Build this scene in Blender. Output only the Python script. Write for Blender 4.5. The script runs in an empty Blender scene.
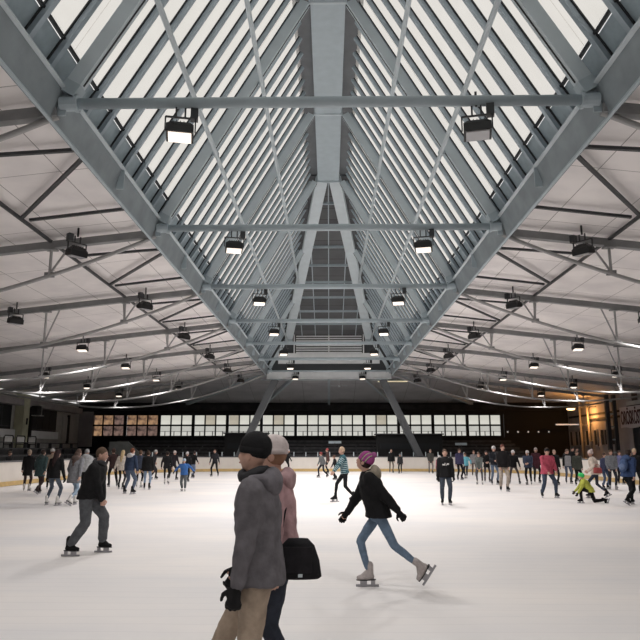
import bpy, math, random
from mathutils import Vector, Matrix
V = Vector
R = math.radians
random.seed(7)
S = bpy.context.scene
COL = S.collection

# ------------------------------------------------------------------ camera, sky, exposure
CAM_P = V((0, 0, 1.7))
PITCH, YAW, FPX = R(11.48), R(0.8), 640.0
cd = bpy.data.cameras.new('camera'); cam = bpy.data.objects.new('camera', cd); COL.objects.link(cam)
cam.location = CAM_P; cam.rotation_euler = (R(90) + PITCH, 0, YAW)
cd.sensor_width = 36; cd.lens = 36 * FPX / 640; cd.clip_end = 400; cd.clip_start = 0.05
S.camera = cam
S.view_settings.view_transform = 'Standard'; S.view_settings.look = 'None'
S.view_settings.gamma = 1; S.view_settings.use_curve_mapping = False
S.view_settings.exposure = 0.0
W = bpy.data.worlds.new('overcast_sky'); S.world = W; W.use_nodes = True
bg = W.node_tree.nodes['Background']
bg.inputs[0].default_value = (1.0, 0.985, 0.965, 1); bg.inputs[1].default_value = 0.95
LAMP_W = 37.0          # watts of each floodlight
LAMP_COL = (1.0, 0.95, 0.925)

# ------------------------------------------------------------------ materials
def mat(name, col, rough=0.6, metal=0.0, noise=0.0, nscale=8.0, bump=0.0, bscale=40.0, emit=0.0, ecol=None, spec=0.5):
    m = bpy.data.materials.new(name); m.use_nodes = True
    nt = m.node_tree; b = nt.nodes['Principled BSDF']
    b.inputs['Base Color'].default_value = (*col, 1); b.inputs['Roughness'].default_value = rough
    b.inputs['Metallic'].default_value = metal
    b.inputs['Specular IOR Level'].default_value = spec
    tc = nt.nodes.new('ShaderNodeTexCoord')
    if noise > 0:
        n = nt.nodes.new('ShaderNodeTexNoise'); n.inputs['Scale'].default_value = nscale; n.inputs['Detail'].default_value = 5
        nt.links.new(tc.outputs['Object'], n.inputs['Vector'])
        r = nt.nodes.new('ShaderNodeValToRGB')
        r.color_ramp.elements[0].position = 0.3; r.color_ramp.elements[1].position = 0.7
        r.color_ramp.elements[0].color = (*[max(0, c * (1 - noise)) for c in col], 1)
        r.color_ramp.elements[1].color = (*[min(1, c * (1 + noise)) for c in col], 1)
        nt.links.new(n.outputs['Fac'], r.inputs['Fac']); nt.links.new(r.outputs['Color'], b.inputs['Base Color'])
    if bump > 0:
        n2 = nt.nodes.new('ShaderNodeTexNoise'); n2.inputs['Scale'].default_value = bscale; n2.inputs['Detail'].default_value = 3
        nt.links.new(tc.outputs['Object'], n2.inputs['Vector'])
        bp = nt.nodes.new('ShaderNodeBump'); bp.inputs['Strength'].default_value = bump; bp.inputs['Distance'].default_value = 0.02
        nt.links.new(n2.outputs['Fac'], bp.inputs['Height']); nt.links.new(bp.outputs['Normal'], b.inputs['Normal'])
    if emit > 0:
        b.inputs['Emission Color'].default_value = (*(ecol or col), 1); b.inputs['Emission Strength'].default_value = emit
    return m
_mc = {}
def fab(col, rough=0.85):
    k = tuple(round(c, 3) for c in col)
    if k not in _mc:
        _mc[k] = mat('fabric', col, rough, noise=0.22, nscale=14, bump=0.35, bscale=28, spec=0.2)
    return _mc[k]

M = {}
M['steel'] = mat('painted_steel', (0.40, 0.47, 0.51), 0.5, noise=0.05, nscale=3)
M['steel_light'] = mat('pale_painted_steel', (0.52, 0.585, 0.62), 0.5, noise=0.05, nscale=2)
M['steel_dark'] = mat('dark_painted_steel', (0.035, 0.038, 0.042), 0.5)
M['chord'] = mat('chord_grey_paint', (0.24, 0.245, 0.25), 0.55, noise=0.12, nscale=3)
M['chord_low'] = mat('lower_chord_paint', (0.38, 0.38, 0.38), 0.6, noise=0.1, nscale=3)
M['steel_mid'] = mat('mid_painted_steel', (0.22, 0.255, 0.275), 0.5, noise=0.15, nscale=2)
M['column'] = mat('dark_column_paint', (0.13, 0.14, 0.15), 0.5, noise=0.1, nscale=2)
M['end_pale'] = mat('pale_grey_board', (0.72, 0.74, 0.75), 0.6, noise=0.05, nscale=2)
M['bar'] = mat('glazing_bar_paint', (0.36, 0.425, 0.475), 0.5, noise=0.1, nscale=3)
M['gasket'] = mat('black_gasket_and_shade', (0.02, 0.022, 0.025), 0.7)  # gasket black, also used for the shade painted along the glazing bars
M['kick'] = mat('blue_grey_sheet', (0.30, 0.37, 0.41), 0.55, noise=0.12, nscale=4)
M['lamp'] = mat('lamp_housing_black', (0.012, 0.012, 0.013), 0.5)
M['lamp_glass'] = mat('lamp_glass_unlit', (0.5, 0.5, 0.52), 0.25)
M['lamp_on'] = mat('lamp_glass_lit', (1, 0.9, 0.8), 0.4, emit=1.25, ecol=(1, 0.86, 0.74))
M['lamp_warm'] = mat('lamp_warm_lit', (1, 0.8, 0.5), 0.4, emit=4.0, ecol=(1, 0.62, 0.28))
M['barrier'] = mat('cream_barrier_panel', (0.80, 0.755, 0.70), 0.45, noise=0.05, nscale=1.5)
M['kickstrip'] = mat('yellow_kick_strip', (0.66, 0.47, 0.20), 0.5, noise=0.12, nscale=4)
M['rail'] = mat('barrier_rail', (0.10, 0.10, 0.11), 0.4)
M['dark'] = mat('dark_concrete', (0.018, 0.018, 0.019), 0.9, noise=0.5, nscale=1.2)
M['dark2'] = mat('dark_bench', (0.045, 0.045, 0.048), 0.7, noise=0.4, nscale=3)
M['black'] = mat('black_paint', (0.008, 0.008, 0.009), 0.8)
M['grey_wall'] = mat('grey_render', (0.30, 0.28, 0.285), 0.85, noise=0.15, nscale=0.8)
M['pale_wall'] = mat('pale_render', (0.42, 0.42, 0.41), 0.85, noise=0.15, nscale=1)
M['cream_post'] = mat('pale_yellow_paint', (0.50, 0.50, 0.36), 0.7, noise=0.15, nscale=2)
M['floor'] = mat('rubber_floor', (0.03, 0.03, 0.032), 0.8)
M['banner'] = mat('banner_cloth', (0.55, 0.50, 0.51), 0.8, noise=0.06, nscale=2)
M['banner_ink'] = mat('banner_ink', (0.05, 0.012, 0.02), 0.7)
M['pipe'] = mat('pipe_paint', (0.42, 0.38, 0.33), 0.6)
M['white'] = mat('white_paint', (0.7, 0.7, 0.7), 0.6)
M['blade'] = mat('skate_steel', (0.35, 0.35, 0.37), 0.35, metal=0.8)
M['skin'] = mat('skin', (0.50, 0.30, 0.23), 0.6, noise=0.06, nscale=12)
M['lip'] = mat('lips', (0.35, 0.12, 0.11), 0.5)
M['eye'] = mat('eye_dark', (0.02, 0.015, 0.012), 0.3)

def build_ice():
    m = bpy.data.materials.new('scuffed_ice'); m.use_nodes = True; nt = m.node_tree; b = nt.nodes['Principled BSDF']
    tc = nt.nodes.new('ShaderNodeTexCoord')
    n = nt.nodes.new('ShaderNodeTexNoise'); n.inputs['Scale'].default_value = 0.35; n.inputs['Detail'].default_value = 8; n.inputs['Roughness'].default_value = 0.6
    mp = nt.nodes.new('ShaderNodeMapping'); mp.inputs['Scale'].default_value = (0.4, 1.0, 1)
    nt.links.new(tc.outputs['Object'], mp.inputs['Vector']); nt.links.new(mp.outputs['Vector'], n.inputs['Vector'])
    r = nt.nodes.new('ShaderNodeValToRGB')
    r.color_ramp.elements[0].position = 0.32; r.color_ramp.elements[1].position = 0.66
    r.color_ramp.elements[0].color = (0.66, 0.655, 0.665, 1); r.color_ramp.elements[1].color = (0.80, 0.765, 0.735, 1)
    nt.links.new(n.outputs['Fac'], r.inputs['Fac'])
    # skate cuts: thin contour lines of warped noise
    w = nt.nodes.new('ShaderNodeTexWave'); w.wave_type = 'BANDS'; w.bands_direction = 'Y'; w.inputs['Scale'].default_value = 1.1; w.inputs['Distortion'].default_value = 4
    w.inputs['Detail'].default_value = 3; w.inputs['Detail Scale'].default_value = 0.5
    nt.links.new(mp.outputs['Vector'], w.inputs['Vector'])
    r2 = nt.nodes.new('ShaderNodeValToRGB'); r2.color_ramp.elements[0].position = 0.0; r2.color_ramp.elements[1].position = 0.05
    r2.color_ramp.elements[0].color = (0.90, 0.90, 0.91, 1); r2.color_ramp.elements[1].color = (1, 1, 1, 1)
    nt.links.new(w.outputs['Fac'], r2.inputs['Fac'])
    mx = nt.nodes.new('ShaderNodeMix'); mx.data_type = 'RGBA'; mx.blend_type = 'MULTIPLY'; mx.inputs['Factor'].default_value = .5
    nt.links.new(r.outputs['Color'], mx.inputs[6]); nt.links.new(r2.outputs['Color'], mx.inputs[7])
    nt.links.new(mx.outputs[2], b.inputs['Base Color'])
    b.inputs['Roughness'].default_value = 0.6; b.inputs['Specular IOR Level'].default_value = 0.2
    n3 = nt.nodes.new('ShaderNodeTexNoise'); n3.inputs['Scale'].default_value = 5; n3.inputs['Detail'].default_value = 6
    nt.links.new(tc.outputs['Object'], n3.inputs['Vector'])
    bp = nt.nodes.new('ShaderNodeBump'); bp.inputs['Strength'].default_value = 0.12; bp.inputs['Distance'].default_value = 0.02
    nt.links.new(n3.outputs['Fac'], bp.inputs['Height']); nt.links.new(bp.outputs['Normal'], b.inputs['Normal'])
    return m
M['ice'] = build_ice()

def build_deck(name, c0, c1, sx, sy, mortar, ms=0.012):
    m = bpy.data.materials.new(name); m.use_nodes = True; nt = m.node_tree; b = nt.nodes['Principled BSDF']
    tc = nt.nodes.new('ShaderNodeTexCoord')
    br = nt.nodes.new('ShaderNodeTexBrick'); br.inputs['Scale'].default_value = 1
    br.inputs['Brick Width'].default_value = sx; br.inputs['Row Height'].default_value = sy
    br.inputs['Mortar Size'].default_value = ms; br.inputs['Color1'].default_value = (*c0, 1); br.inputs['Color2'].default_value = (*c1, 1)
    br.inputs['Mortar'].default_value = (*mortar, 1); br.offset = 0.0
    nt.links.new(tc.outputs['Object'], br.inputs['Vector'])
    n = nt.nodes.new('ShaderNodeTexNoise'); n.inputs['Scale'].default_value = 0.7; n.inputs['Detail'].default_value = 6
    nt.links.new(tc.outputs['Object'], n.inputs['Vector'])
    r = nt.nodes.new('ShaderNodeValToRGB'); r.color_ramp.elements[0].position = 0.3; r.color_ramp.elements[1].position = 0.6
    r.color_ramp.elements[0].color = (0.84, 0.84, 0.85, 1); r.color_ramp.elements[1].color = (1, 1, 1, 1)
    nt.links.new(n.outputs['Fac'], r.inputs['Fac'])
    mx = nt.nodes.new('ShaderNodeMix'); mx.data_type = 'RGBA'; mx.blend_type = 'MULTIPLY'; mx.inputs['Factor'].default_value = 1
    nt.links.new(br.outputs['Color'], mx.inputs[6]); nt.links.new(r.outputs['Color'], mx.inputs[7])
    nt.links.new(mx.outputs[2], b.inputs['Base Color']); b.inputs['Roughness'].default_value = 0.8
    return m
M['deck'] = build_deck('ceiling_board', (0.90, 0.865, 0.855), (0.86, 0.825, 0.815), 1.61, 3.565, (0.36, 0.34, 0.33))
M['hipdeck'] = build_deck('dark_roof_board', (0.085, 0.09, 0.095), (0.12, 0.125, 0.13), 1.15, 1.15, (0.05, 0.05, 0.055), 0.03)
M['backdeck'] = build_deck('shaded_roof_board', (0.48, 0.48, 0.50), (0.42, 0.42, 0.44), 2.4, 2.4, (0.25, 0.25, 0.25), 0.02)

def build_glass():
    m = bpy.data.materials.new('frosted_rooflight_glass'); m.use_nodes = True; nt = m.node_tree
    nt.nodes.remove(nt.nodes['Principled BSDF']); out = nt.nodes['Material Output']
    t = nt.nodes.new('ShaderNodeBsdfTransparent'); t.inputs[0].default_value = (0.93, 0.92, 0.90, 1)
    d = nt.nodes.new('ShaderNodeBsdfTranslucent')
    tc = nt.nodes.new('ShaderNodeTexCoord'); n = nt.nodes.new('ShaderNodeTexNoise'); n.inputs['Scale'].default_value = 1.5; n.inputs['Detail'].default_value = 6
    r = nt.nodes.new('ShaderNodeValToRGB'); r.color_ramp.elements[0].color = (0.7, 0.69, 0.67, 1); r.color_ramp.elements[1].color = (0.95, 0.94, 0.92, 1)
    nt.links.new(tc.outputs['Object'], n.inputs['Vector']); nt.links.new(n.outputs['Fac'], r.inputs['Fac']); nt.links.new(r.outputs['Color'], d.inputs[0])
    mx = nt.nodes.new('ShaderNodeMixShader'); mx.inputs[0].default_value = 0.25
    nt.links.new(t.outputs[0], mx.inputs[1]); nt.links.new(d.outputs[0], mx.inputs[2]); nt.links.new(mx.outputs[0], out.inputs[0])
    return m
M['glass'] = build_glass()

def build_pane(name, c0, c1, strength, scale=1.6):
    m = bpy.data.materials.new(name); m.use_nodes = True; nt = m.node_tree; b = nt.nodes['Principled BSDF']
    tc = nt.nodes.new('ShaderNodeTexCoord'); n = nt.nodes.new('ShaderNodeTexNoise'); n.inputs['Scale'].default_value = scale; n.inputs['Detail'].default_value = 3
    r = nt.nodes.new('ShaderNodeValToRGB'); r.color_ramp.elements[0].position = 0.38; r.color_ramp.elements[1].position = 0.6
    r.color_ramp.elements[0].color = (*c0, 1); r.color_ramp.elements[1].color = (*c1, 1)
    nt.links.new(tc.outputs['Object'], n.inputs['Vector']); nt.links.new(n.outputs['Fac'], r.inputs['Fac'])
    nt.links.new(r.outputs['Color'], b.inputs['Emission Color']); b.inputs['Emission Strength'].default_value = strength
    b.inputs['Base Color'].default_value = (0.1, 0.1, 0.1, 1); b.inputs['Roughness'].default_value = 0.3
    return m
M['pane'] = build_pane('daylit_pane', (0.58, 0.57, 0.50), (0.70, 0.69, 0.62), 0.95, 0.5)
M['pane_low'] = build_pane('daylit_lower_pane', (0.50, 0.50, 0.46), (0.66, 0.65, 0.60), 0.9, 0.7)
M['pane_tan'] = build_pane('daylit_tan_pane', (0.42, 0.38, 0.30), (0.55, 0.50, 0.40), 0.85, 0.9)
M['pane_orange'] = build_pane('lamplit_orange_pane', (0.07, 0.035, 0.03), (0.55, 0.33, 0.18), 0.7, 2.2)
M['pane_dim'] = build_pane('lamplit_dim_pane', (0.03, 0.02, 0.02), (0.34, 0.22, 0.18), 0.6, 2.6)
M['facade_glass'] = mat('dark_facade_glass', (0.02, 0.022, 0.025), 0.55, spec=.2)

# ------------------------------------------------------------------ mesh helpers
class MB:
    def __init__(s): s.v = []; s.f = []
    def add(s, vs, fs):
        o = len(s.v); s.v += [tuple(p) for p in vs]; s.f += [tuple(i + o for i in f) for f in fs]; return s
    def hexa(s, p):
        return s.add(p, [(0, 3, 2, 1), (4, 5, 6, 7), (0, 1, 5, 4), (1, 2, 6, 5), (2, 3, 7, 6), (3, 0, 4, 7)])
    def box(s, c, d):
        x, y, z = c; a, b, e = d[0] / 2, d[1] / 2, d[2] / 2
        return s.hexa([(x-a, y-b, z-e), (x+a, y-b, z-e), (x+a, y+b, z-e), (x-a, y+b, z-e), (x-a, y-b, z+e), (x+a, y-b, z+e), (x+a, y+b, z+e), (x-a, y+b, z+e)])
    def beam(s, p, q, w, h, up=V((0, 0, 1))):
        p, q = V(p), V(q); d = (q - p).normalized(); up = V(up)
        if abs(d.dot(up)) > 0.98: up = V((0, 1, 0))
        a = d.cross(up).normalized() * w / 2; b = d.cross(a).normalized() * h / 2
        return s.hexa([p-a-b, p+a-b, p+a+b, p-a+b, q-a-b, q+a-b, q+a+b, q-a+b])
    def ibeam(s, p, q, w, h, t=0.03, up=V((0, 0, 1))):
        p, q = V(p), V(q); d = (q - p).normalized(); a = d.cross(V(up)).normalized(); b = a.cross(d).normalized()
        s.beam(p + b*h/2, q + b*h/2, w, t, up); s.beam(p - b*h/2, q - b*h/2, w, t, up); s.beam(p, q, t, h, up); return s
    def tube(s, pts, r, n=10, r1=None):
        pts = [V(p) for p in pts]; m = len(pts); vs = []; fs = []
        for i, p in enumerate(pts):
            d = (pts[min(i+1, m-1)] - pts[max(i-1, 0)]).normalized()
            u = V((0, 0, 1)) if abs(d.z) < 0.9 else V((0, 1, 0))
            a = d.cross(u).normalized(); b = a.cross(d).normalized()
            rr = r if r1 is None else r + (r1 - r) * i / (m - 1)
            for k in range(n):
                t = 2 * math.pi * k / n; vs.append(p + a * rr * math.cos(t) + b * rr * math.sin(t))
        for i in range(m-1):
            for k in range(n):
                fs.append((i*n+k, i*n+(k+1) % n, (i+1)*n+(k+1) % n, (i+1)*n+k))
        fs.append(tuple(range(n))[::-1]); fs.append(tuple((m-1)*n + k for k in range(n)))
        return s.add(vs, fs)
    def loft(s, rings, n=14):
        # rings: (centre, a vector, b vector)
        vs = []; fs = []; m = len(rings)
        for c, a, b in rings:
            for k in range(n):
                t = 2 * math.pi * k / n; vs.append(c + a * math.cos(t) + b * math.sin(t))
        for i in range(m-1):
            for k in range(n):
                fs.append((i*n+k, i*n+(k+1) % n, (i+1)*n+(k+1) % n, (i+1)*n+k))
        fs.append(tuple(range(n))[::-1]); fs.append(tuple((m-1)*n + k for k in range(n)))
        return s.add(vs, fs)
    def caps(s, p, q, r0, r1, n=8):
        p, q = V(p), V(q); d = q - p; L = d.length
        d = d / L if L > 1e-6 else V((0, 0, 1))
        u = V((0, 0, 1)) if abs(d.z) < 0.9 else V((0, 1, 0))
        a = d.cross(u).normalized(); b = a.cross(d).normalized(); R_ = []
        for t in (-80, -45, 0): R_.append((p + d * r0 * math.sin(R(t)), a * r0 * math.cos(R(t)), b * r0 * math.cos(R(t))))
        for t in (0, 45, 80): R_.append((q + d * r1 * math.sin(R(t)), a * r1 * math.cos(R(t)), b * r1 * math.cos(R(t))))
        return s.loft(R_, n)
    def ell(s, c, r, n=14, m=9, rot=None, fn=None):
        c = V(c); vs = []; fs = []
        for i in range(1, m):
            ph = math.pi * i / m - math.pi / 2
            for k in range(n):
                t = 2 * math.pi * k / n; p = V((math.cos(ph) * math.cos(t), math.cos(ph) * math.sin(t), math.sin(ph)))
                if fn: p = fn(p)
                p = V((p.x * r[0], p.y * r[1], p.z * r[2]))
                vs.append(c + (rot @ p if rot else p))
        for q in (V((0, 0, -1)), V((0, 0, 1))):
            if fn: q = fn(q)
            q = V((q.x * r[0], q.y * r[1], q.z * r[2])); vs.append(c + (rot @ q if rot else q))
        for i in range(m-2):
            for k in range(n): fs.append((i*n+k, i*n+(k+1) % n, (i+1)*n+(k+1) % n, (i+1)*n+k))
        B = (m-1)*n
        for k in range(n):
            fs.append((B, (k+1) % n, k)); fs.append((B+1, (m-2)*n+k, (m-2)*n+(k+1) % n))
        return s.add(vs, fs)
    def build(s, name, m, parent=None, smooth=False, origin=None):
        me = bpy.data.meshes.new(name); vs = s.v
        if origin is not None: vs = [tuple(V(p) - V(origin)) for p in vs]
        me.from_pydata(vs, [], s.f); me.update()
        if smooth: me.polygons.foreach_set('use_smooth', [True] * len(me.polygons))
        me.materials.append(m); o = bpy.data.objects.new(name, me); COL.objects.link(o)
        if origin is not None: o.location = origin
        if parent: o.parent = parent
        return o
def tag(o, label=None, cat=None, group=None, kind=None):
    if label: o['label'] = label
    if cat: o['category'] = cat
    if group: o['group'] = group
    if kind: o['kind'] = kind
    return o
def thing(name, label, cat, loc=(0, 0, 0), rz=0, group=None):
    o = bpy.data.objects.new(name, None); COL.objects.link(o); o.location = loc; o.rotation_euler = (0, 0, rz)
    return tag(o, label, cat, group)
def struct(name, mb, m, parent=None, smooth=False):
    o = mb.build(name, m, parent, smooth)
    if not parent: o['kind'] = 'structure'
    return o
def copy_tree(o, parent=None):
    c = o.copy(); COL.objects.link(c); c.parent = parent
    for ch in o.children: copy_tree(ch, c)
    return c

def ground(px, py, z=0.0):
    mt = (Matrix.Rotation(YAW, 3, 'Z') @ Matrix.Rotation(R(90) + PITCH, 3, 'X'))
    d = mt @ V(((px - 320) / FPX, -(py - 320) / FPX, -1))
    t = (z - CAM_P.z) / d.z
    return CAM_P + d * t
def height_at(p, ytop):
    # height of a thing standing at ground point p whose top is seen at image row ytop
    f = V((-math.sin(YAW) * math.cos(PITCH), math.cos(YAW) * math.cos(PITCH), math.sin(PITCH)))
    u = V((math.sin(YAW) * math.sin(PITCH), -math.cos(YAW) * math.sin(PITCH), math.cos(PITCH)))
    g = V((p.x, p.y, 0)) - CAM_P; k = (320 - ytop) / FPX
    return (k * f.dot(g) - u.dot(g)) / (u.z - k * f.z)

ORD = ['first', 'second', 'third', 'fourth', 'fifth', 'sixth', 'seventh', 'eighth', 'ninth', 'tenth', 'eleventh', 'twelfth']
# ------------------------------------------------------------------ dimensions
E = 1.7
ZN = 6.6 + E           # tie level
XE = 5.15              # half width of the lantern opening
XW = 24.5              # half width of the hall
DT = [11.3 + 7.13 * k for k in range(-2, 7)]   # truss planes, -3.0 .. 54.1
Y0, Y6 = DT[0] - 5, DT[-1]
YB = 63.2              # back wall
XR = 23.2              # right wall plane
def zdeck(x): return ZN - 0.02 - 0.113 * (abs(x) - XE)
RA = V((5.02, 0, ZN + 0.15)); RB = V((0.62, 0, 14.4 + E))      # rafter centre line, foot and head
def rpt(t, side, y, off=0.0):
    p = RA.lerp(RB, t); n = V((RB.z - RA.z, 0, -(RB.x - RA.x))); n = V((n.x, 0, n.z)).normalized()
    return V(((p.x + n.x * off) * side, y, p.z + n.z * off))

# ------------------------------------------------------------------ setting
def rrect(x0, x1, y0, y1, r, n=10):
    pts = []
    for cx, cy, a0 in ((x1-r, y0+r, -90), (x1-r, y1-r, 0), (x0+r, y1-r, 90), (x0+r, y0+r, 180)):
        for i in range(n+1):
            a = R(a0 + 90 * i / n); pts.append((cx + r*math.cos(a), cy + r*math.sin(a)))
    return pts
RX, RY0, RY1, RRAD = 15.4, -8.0, 53.0, 8.5
P = rrect(-RX, RX, RY0, RY1, RRAD)
mb = MB(); n = len(P)
mb.add([(x, y, 0) for x, y in P] + [(x, y, -0.05) for x, y in P], [tuple(range(n)), tuple(range(2*n-1, n-1, -1))] + [(i, i+n, (i+1) % n + n, (i+1) % n) for i in range(n)])
o = mb.build('ice', M['ice']); o['kind'] = 'structure'; o['label'] = 'pale scuffed ice sheet of the rink'
mb = MB(); mb.box((0, (YB-14)/2, -0.15), (56, YB + 22, 0.2)); struct('floor', mb, M['floor'])

def wallbox(name, c, d, m): mb = MB(); mb.box(c, d); return struct(name, mb, m)
wallbox('wall_left', (-XW-0.15, (YB-12)/2, 3.0), (0.3, YB+12, 6.2), M['pale_wall'])
wallbox('wall_right', (XR+0.15, (YB-12)/2, 3.1), (0.3, YB+12, 6.4), M['grey_wall'])
wallbox('wall_rear', (0, -12.15, 3.9), (50, 0.3, 8.0), M['pale_wall'])
# back wall with an opening for the window band: below, above, both sides
mb = MB()
WX0, WX1, WZ0, WZ1 = -23.0, 17.0, 1.22 + E, 3.46 + E
mb.box((0, YB+0.15, WZ0/2), (49.4, 0.3, WZ0)); mb.box((0, YB+0.15, (WZ1+6.9)/2), (49.4, 0.3, 6.9-WZ1))
mb.box(((WX1+24.6)/2, YB+0.15, (WZ0+WZ1)/2), (24.6-WX1, 0.3, WZ1-WZ0))
struct('wall_back', mb, M['black'])
mb = MB(); mb.box(((-24.6+WX0)/2, YB+0.15, (WZ0+WZ1)/2), (WX0+24.6, 0.3, WZ1-WZ0)); mb.box((-23.8, YB-0.1, 3.7), (1.4, 0.1, 3.4)); struct('wall_back_corner', mb, M['grey_wall'])

# side roof decks (thick boards)
def slab(pts, t=0.15, down=False):
    mb = MB(); n = len(pts); nrm = (V(pts[1])-V(pts[0])).cross(V(pts[2])-V(pts[0])).normalized()
    if nrm.z < 0: nrm = -nrm
    top = [V(p) + nrm * t for p in pts]
    mb.add([V(p) for p in pts] + top, [tuple(range(n))[::-1], tuple(range(n, 2*n))] + [(i, (i+1) % n, (i+1) % n + n, i+n) for i in range(n)])
    return mb
YS = -12
for sd, nm in ((-1, 'left'), (1, 'right')):
    pts = [(sd*5.3, YS, zdeck(5.3)+.12), (sd*XW, YS, zdeck(XW)+.12), (sd*XW, YB+.2, zdeck(XW)+.12), (sd*5.3, Y6+0.1, zdeck(5.3)+.12)]
    struct('ceiling_' + nm, slab(pts), M['deck'])
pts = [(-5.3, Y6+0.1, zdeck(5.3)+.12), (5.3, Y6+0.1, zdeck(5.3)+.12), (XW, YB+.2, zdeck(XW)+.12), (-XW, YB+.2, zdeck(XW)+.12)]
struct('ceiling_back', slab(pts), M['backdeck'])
# hip end of the lantern: sloping dark deck, and the louvred wall under it
YR = DT[5]             # ridge ends here
zh = 9.4 + E; xh = 3.45
yh = Y6 - 0.2
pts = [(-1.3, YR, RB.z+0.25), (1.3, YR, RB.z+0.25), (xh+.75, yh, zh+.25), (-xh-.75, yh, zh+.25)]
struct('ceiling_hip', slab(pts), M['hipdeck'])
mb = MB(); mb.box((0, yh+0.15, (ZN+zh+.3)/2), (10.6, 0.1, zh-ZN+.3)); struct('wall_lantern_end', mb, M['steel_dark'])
mb = MB(); mb.box((0, YS+0.1, (ZN+RB.z)/2), (10.6, 0.2, RB.z-ZN+.6)); struct('wall_lantern_rear', mb, M['pale_wall'])

# louvre frame: two bays of horizontal blades over a plain pale board
lv = thing('louvre_screen', 'grey horizontal louvre screen closing the far end of the rooflight', 'louvre', (0, yh, ZN+0.9))
for sx in (-1, 1):
    mb = MB()
    for k in range(9): mb.box((sx*1.42, -0.02, 0.62 + k*0.2), (2.75, 0.05, 0.10))
    mb.build('louvre_blades', M['end_pale'], lv)
mb = MB()
mb.box((0, 0, 0.46), (5.9, 0.12, 0.1)); mb.box((0, 0, 2.42), (6.4, 0.14, 0.1))
for x in (-2.95, 0, 2.95): mb.box((x, 0, 1.45), (0.1, 0.14, 2.0))
mb.build('frame', M['end_pale'], lv)
mb = MB(); mb.box((0, 0.03, 0.12), (8.6, 0.06, 0.9)); mb.build('panel', M['end_pale'], lv)
mb = MB()
for k in range(1, 9):
    t = k/9; y = YR + (yh-YR)*t; z = RB.z + .18 + (zh-RB.z)*t; x = .55 + (xh-.55)*t
    mb.beam((-x, y, z), (x, y, z), 0.09, 0.16)
for s in (-0.66, -0.33, 0.0, 0.33, 0.66):
    t0 = abs(s)*0.8
    x0 = s*(xh); ya = YR+(yh-YR)*max(0.02, (abs(x0)-.5)/(xh-.5)); t = (ya-YR)/(yh-YR)
    mb.beam((x0, ya, RB.z+.2+(zh-RB.z)*t), (x0, yh, zh+.2), 0.06, 0.1)
o = mb.build('hip_roof_batten', M['steel']); tag(o, 'grid of thin grey battens under the dark hip end of the roof', 'battens')

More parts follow.
